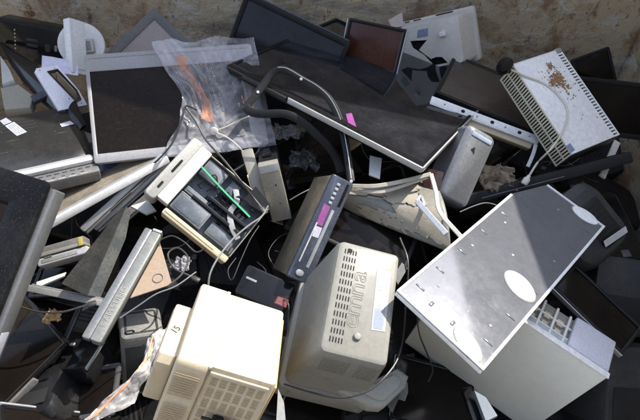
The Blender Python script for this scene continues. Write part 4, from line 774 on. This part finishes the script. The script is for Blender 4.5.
cable([(0.3970,0.9673,0.8384),(0.4381,0.9835,0.8457),(0.4746,0.9949,0.8455),(0.5064,0.9835,0.8457),(0.5275,0.9673,0.8384)], .0018, cable_grey, 'thin grey wire between the grey loudspeaker and the metal panel')
cable([(-0.2701,1.1411,0.8216),(-0.2279,1.1661,0.8355),(-0.1947,1.2155,0.8348)], .003, cable_grey, 'short grey rod-like cable left of the steel drives')
cable([(-0.0879,1.0262,0.8226),(-0.0469,1.0446,0.8372),(-0.0060,1.0755,0.8295),(0.0301,1.0905,0.8220)], .0018, cable_grey, 'thin wire right of the steel drives')

def crumple(center, rad, mat, label, cat, name, seed, sq=.55):
    # a thin sheet, folded and creased
    c = Vector(center); b = MB(); S = Vector((seed, seed*1.7, 0))
    def f(u, v):
        x, y = (u-.5)*2, (v-.5)*2; q = Vector((x*1.1, y*1.1, 0))+S
        cr = lambda k: 1-2*abs(noise.noise(q*k+S*k))
        z = .55*cr(1.1)+.32*cr(2.3)+.16*cr(4.7); px = x+.55*noise.noise(q*1.3+Vector((9,0,3)))+.22*noise.noise(q*3.1); py = y+.55*noise.noise(q*1.3+Vector((0,7,5)))+.22*noise.noise(q*3.3+Vector((2,2,8)))
        e_ = max(abs(x), abs(y)); z -= .5*max(0, e_-.6)
        return tuple(c+rad*Vector((px*.95, py*.85, z*sq*1.1-.25)))
    b.grid(46, 46, f); o = b.build(name, mat, org=c, ang=.35); s_ = o.modifiers.new('thickness', 'SOLIDIFY'); s_.thickness = .0012; return tag(o, label, cat)
crumple([(-0.1139,1.3481,0.8000)][0], .040, bag_film, 'crumpled clear plastic lump right of the bagged monitor', 'plastic wrap', 'plastic_wrap', 3.1)
crumple([(0.5478,1.1362,0.8000)][0], .055, M('brown_cloth', (.22,.17,.12), .85, dust=.3, bump=.4), 'crumpled brown cloth in the hollow beside the grey loudspeaker', 'cloth', 'crumpled_cloth', 6.4)
crumple([(-0.0522,1.2437,0.7718)][0], .045, M('grey_foil', (.07,.07,.075), .25, dust=.2), 'crumpled grey film in the hollow under the bent dark frame', 'plastic film', 'plastic_film', 8.8)
crumple([(-0.3827,0.8396,0.7751)][0], .024, M('pale_foam', (.24,.24,.27), .6, dust=.3), 'crumpled pale foam below the opened computer', 'foam', 'packing_foam', 2.2)
crumple([(-0.6851,0.6682,0.7821)][0], .022, M('orange_brown_foam', (.30,.19,.08), .7, dust=.2), 'orange-brown foam scrap in the lower left hollow', 'foam', 'packing_foam', 5.2)
crumple([(-0.0675,1.3682,0.8000)][0], .022, torn, 'crumpled tan paper by the bent dark frame', 'paper', 'crumpled_paper', 1.2)

def scrap(pts, off, mat, name, label, cat, t=.008):
    P = [Vector(p) for p in pts]; n = (P[1]-P[0]).cross(P[2]-P[0]).normalized(); n = n if n.z > 0 else -n
    b = MB(); c = sum(P, Vector())/len(P); ins = lambda p, k: p+(c-p)*k
    b.loops([[tuple(ins(p, .04)-n*t) for p in P], [tuple(p-n*t*.7) for p in P], [tuple(p-n*t*.2) for p in P], [tuple(ins(p, .04)) for p in P]]); return tag(b.build(name, mat, org=P[0]), label, cat)
scrap([(-1.1600,1.6724,0.8811),(-1.0872,1.5777,0.8836),(-1.0504,1.5179,0.8853),(-1.0823,1.4946,0.8860)], 0, lgrey, 'plastic_piece', 'broken light grey casing piece at the left edge above the dark monitor back', 'plastic piece', .03)
scrap([(-1.0920,1.4881,0.8743),(-1.0392,1.5111,0.8737),(-0.9600,1.4432,0.8754),(-0.9555,1.3863,0.8707),(-1.0370,1.3757,0.8710)], 0, M('dusty_olive_plastic', (.25,.24,.20), .6, dust=.6), 'plastic_piece', 'dusty grey casing piece just above the dark monitor back', 'plastic piece', .03)
scrap([(-0.9626,1.4270,0.8880),(-0.9242,1.4604,0.8870),(-0.9047,1.4325,0.8878),(-0.9376,1.3944,0.8890)], 0, bluegrey, 'plastic_piece', 'small blue-tinted plastic piece under the black curved blade', 'plastic piece', .012)
scrap([(0.1496,1.1513,0.8840),(0.1845,1.1381,0.8844),(0.1722,1.0536,0.8873),(0.1416,1.0700,0.8867)], 0, white, 'plastic_tab', 'small white plastic tab right of the bent dark frame', 'plastic piece')
scrap([(-0.7778,1.0922,0.8508),(-0.6735,1.1590,0.8426),(-0.5273,1.2220,0.8415),(-0.5123,1.2018,0.8350),(-0.6561,1.1314,0.8360),(-0.7675,1.0701,0.8441)], 0, M('deep_blue_plastic', (.03,.035,.10), .2, dust=.15), 'plastic_strip', 'deep blue plastic strip below the sockets of the rounded monitor back', 'plastic strip')
scrap([(0.1999,0.7379,0.9234),(0.2136,0.7238,0.9183),(0.1852,0.6770,0.9162),(0.1746,0.6986,0.9219)], 0, char, 'plastic_tab', 'dark plastic tab between the putty monitor and the loose metal panel', 'plastic piece')
scrap([(0.3526,0.5122,0.7019),(0.3758,0.5172,0.7022),(0.3899,0.4448,0.6986),(0.3674,0.4263,0.6976)], 0, gloss, 'metal_bracket', 'black metal bracket under the bottom edge of the ivory tower', 'bracket', .02)
scrap([(0.3729,0.4957,0.7312),(0.3987,0.4788,0.7306),(0.4184,0.4344,0.7290),(0.3876,0.4208,0.7285)], 0, M('dull_blue_plastic', (.12,.16,.20), .45, dust=.2), 'plastic_piece', 'pale blue plastic piece under the bottom edge of the ivory tower', 'plastic piece', .02)
scrap([(0.2970,1.1177,0.8713),(0.3644,1.0922,0.8720),(0.3402,1.0142,0.8451),(0.3039,1.0459,0.8445)], 0, M('dark_red_glass', (.03,.014,.013), .12, dust=.15), 'screen_piece', 'broken dark reddish screen piece beside the grey loudspeaker', 'screen')
scrap([(-0.0885,0.4348,0.8981),(-0.0745,0.4046,0.8998),(-0.0684,0.3593,0.9024),(-0.0885,0.3593,0.9024)], 0, grey, 'metal_strip', 'upright silver metal strip at the bottom right of the cream monitor', 'metal strip', .01)
scrap([(-0.0553,1.8312,0.7885),(0.0079,1.8449,0.7885),(0.0389,1.7775,0.7883),(-0.0077,1.7297,0.7761)], 0, offwhite, 'plastic_piece', 'white plastic flap at the back wall between television and red-screened monitor', 'plastic piece') if False else None
scrap([(0.2705,1.9416,0.8618),(0.3262,1.9660,0.8822),(0.3310,1.9052,0.8573),(0.2837,1.8992,0.8522)], 0, M('pinkish_white_plastic', (.55,.45,.42), .6, dust=.3), 'plastic_piece', 'pinkish plastic scrap between the red-screened monitor and the white tube monitor', 'plastic piece')
scrap([(0.2734,1.5962,0.8364),(0.3564,1.5759,0.8426),(0.3647,1.5290,0.8433),(0.2816,1.5406,0.8432)], 0, offwhite, 'plastic_piece', 'off-white housing fragment below the white tube monitor', 'plastic piece', .006)
scrap([(-0.5513,1.0029,0.8228),(-0.5039,1.0262,0.8226),(-0.4728,0.9876,0.8230),(-0.4984,0.9726,0.8231)], 0, lgrey, 'plastic_piece', 'curved light grey fragment left of the opened computer', 'plastic piece')
scrap([(-0.7497,0.7588,0.8000),(-0.6801,0.7902,0.8000),(-0.6816,0.7775,0.8000),(-0.7434,0.7404,0.8000)], 0, lgrey, 'plastic_piece', 'thin light grey sliver right of the big black monitor', 'plastic piece', .006)

# dark casings that fill the depth of the heap: what one sees through the gaps
FILL = 'dark casings deep in the heap'
def filler(kind):
    o = bpy.data.objects.new('electronics_case', None); COL.objects.link(o); tag(o, 'dark plastic casing buried in shadow in the gaps of the heap', 'electronic device', FILL)
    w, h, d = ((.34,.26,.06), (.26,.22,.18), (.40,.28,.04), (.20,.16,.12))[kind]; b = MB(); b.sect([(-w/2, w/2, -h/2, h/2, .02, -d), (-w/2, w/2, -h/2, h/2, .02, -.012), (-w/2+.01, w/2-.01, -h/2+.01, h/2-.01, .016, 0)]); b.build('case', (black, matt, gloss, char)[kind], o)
    slots(o, [(-w*.3, w*.2, -h*.3+.014*k, -h*.3+.014*k+.006) for k in range(6)], 0, hole); MB().box(w*.26, w*.34, h*.2, h*.3, -.001, .003, .003, .001).build('button', dgrey, o); return o
def dup(o):
    c = o.copy(); COL.objects.link(c)
    for ch in o.children: k = ch.copy(); k.parent = c; COL.objects.link(k)
    return c
protos = [None]*4; R2 = random.Random(21)
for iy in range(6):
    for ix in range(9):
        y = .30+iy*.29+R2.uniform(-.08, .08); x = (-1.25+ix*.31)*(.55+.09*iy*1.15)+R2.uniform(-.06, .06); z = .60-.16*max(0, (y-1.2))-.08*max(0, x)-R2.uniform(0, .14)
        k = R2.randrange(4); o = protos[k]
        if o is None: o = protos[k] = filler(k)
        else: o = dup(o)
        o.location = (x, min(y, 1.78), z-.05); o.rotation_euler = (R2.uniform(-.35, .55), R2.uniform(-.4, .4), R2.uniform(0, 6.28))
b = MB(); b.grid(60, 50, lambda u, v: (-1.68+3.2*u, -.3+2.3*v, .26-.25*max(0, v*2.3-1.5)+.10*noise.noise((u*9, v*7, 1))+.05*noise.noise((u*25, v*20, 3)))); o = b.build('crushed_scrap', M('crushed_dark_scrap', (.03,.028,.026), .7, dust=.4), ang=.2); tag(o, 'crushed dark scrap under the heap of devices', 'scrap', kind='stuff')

# thin wires tangled in the gaps
for k in range(34):
    u = R2.uniform(-1, 1); y = R2.uniform(.5, 1.55); q = Vector((u*(.4+.4*y), y, .70-.14*max(0, y-1.1)+R2.uniform(-.03, .05))); P = [q]
    a = R2.uniform(0, 6.28)
    for i in range(R2.randint(5, 9)): a += R2.uniform(-.9, .9); q = q+Vector((.045*math.cos(a), .045*math.sin(a), R2.uniform(-.022, .022))); P.append(q)
    b = MB(); b.tube(P, R2.choice((.0012, .0016, .0022))); m, nm = ((cable_black, 'dark'), (cable_black, 'dark'), (cable_grey, 'grey'))[k % 3]
    tag(b.build('wire', m, org=P[0]), 'thin %s wire tangled in the gaps between the devices' % nm, 'wire', 'thin %s wires' % nm)
# small shards caught in the gaps
SH = ((matt, 'black'), (dgrey, 'grey'), (grey, 'pale')); base = {}
for k in range(64):
    m, nm = SH[(0,0,1,1,2)[k % 5]]; y = R2.uniform(.45, 1.6); x = R2.uniform(-1, 1)*(.45+.42*y); s_ = R2.uniform(.012, .04); var = k % 15; n = 4+k % 3
    sh = [(s_*R2.uniform(.5, 1.4)*math.cos(2*PI*i/n), s_*R2.uniform(.4, 1.)*math.sin(2*PI*i/n)) for i in range(n)]; ro = (R2.uniform(-.6, .6), R2.uniform(-.6, .6), R2.uniform(0, 6))
    if x > .36 and y < 1.0: continue
    if var in base: o = base[var].copy(); COL.objects.link(o)
    else: o = base[var] = MB().prism(sh, 0, .004).build('plastic_shard', m)
    tag(o, 'small broken %s plastic shard lying in the dark gaps of the heap' % nm, 'plastic shard', '%s plastic shards' % nm)
    o.location = (x, y, .68-.14*max(0, y-1.1)); o.rotation_euler = ro

# ------------------------------------------------------------------ light, camera, output
SUN = Vector((.736, .61, 1.0)).normalized()
wd = bpy.data.worlds.new('World'); sc.world = wd; wd.use_nodes = True; nt = wd.node_tree
sky = nt.nodes.new('ShaderNodeTexSky'); sky.sky_type = 'NISHITA'; sky.sun_disc = False; sky.sun_elevation = math.asin(SUN.z); sky.sun_rotation = math.atan2(SUN.x, SUN.y)
bg = nt.nodes['Background']; bg.inputs[1].default_value = .15; hs = nt.nodes.new('ShaderNodeHueSaturation'); hs.inputs['Saturation'].default_value = .7; nt.links.new(sky.outputs[0], hs.inputs['Color']); nt.links.new(hs.outputs[0], bg.inputs[0])
l = bpy.data.lights.new('Sun', 'SUN'); l.energy = 2.3; l.angle = math.radians(.53); l.color = (1, .95, .86); s = bpy.data.objects.new('Sun', l); COL.objects.link(s); s.rotation_euler = SUN.to_track_quat('Z', 'Y').to_euler()
cam = bpy.data.cameras.new('Camera'); cam.sensor_width = 36; cam.lens = 36*533/640; cam.clip_start = .02; cam.clip_end = 300
c = bpy.data.objects.new('Camera', cam); COL.objects.link(c); c.location = (0, 0, 2.0); c.rotation_euler = (math.radians(40), 0, 0); sc.camera = c
sc.view_settings.view_transform = 'Standard'; sc.view_settings.look = 'None'; sc.view_settings.exposure = 1.75; sc.view_settings.gamma = 1; sc.view_settings.use_curve_mapping = False
sc.render.engine = 'CYCLES'; sc.cycles.use_denoising = True; sc.cycles.max_bounces = 8; sc.cycles.transparent_max_bounces = 12
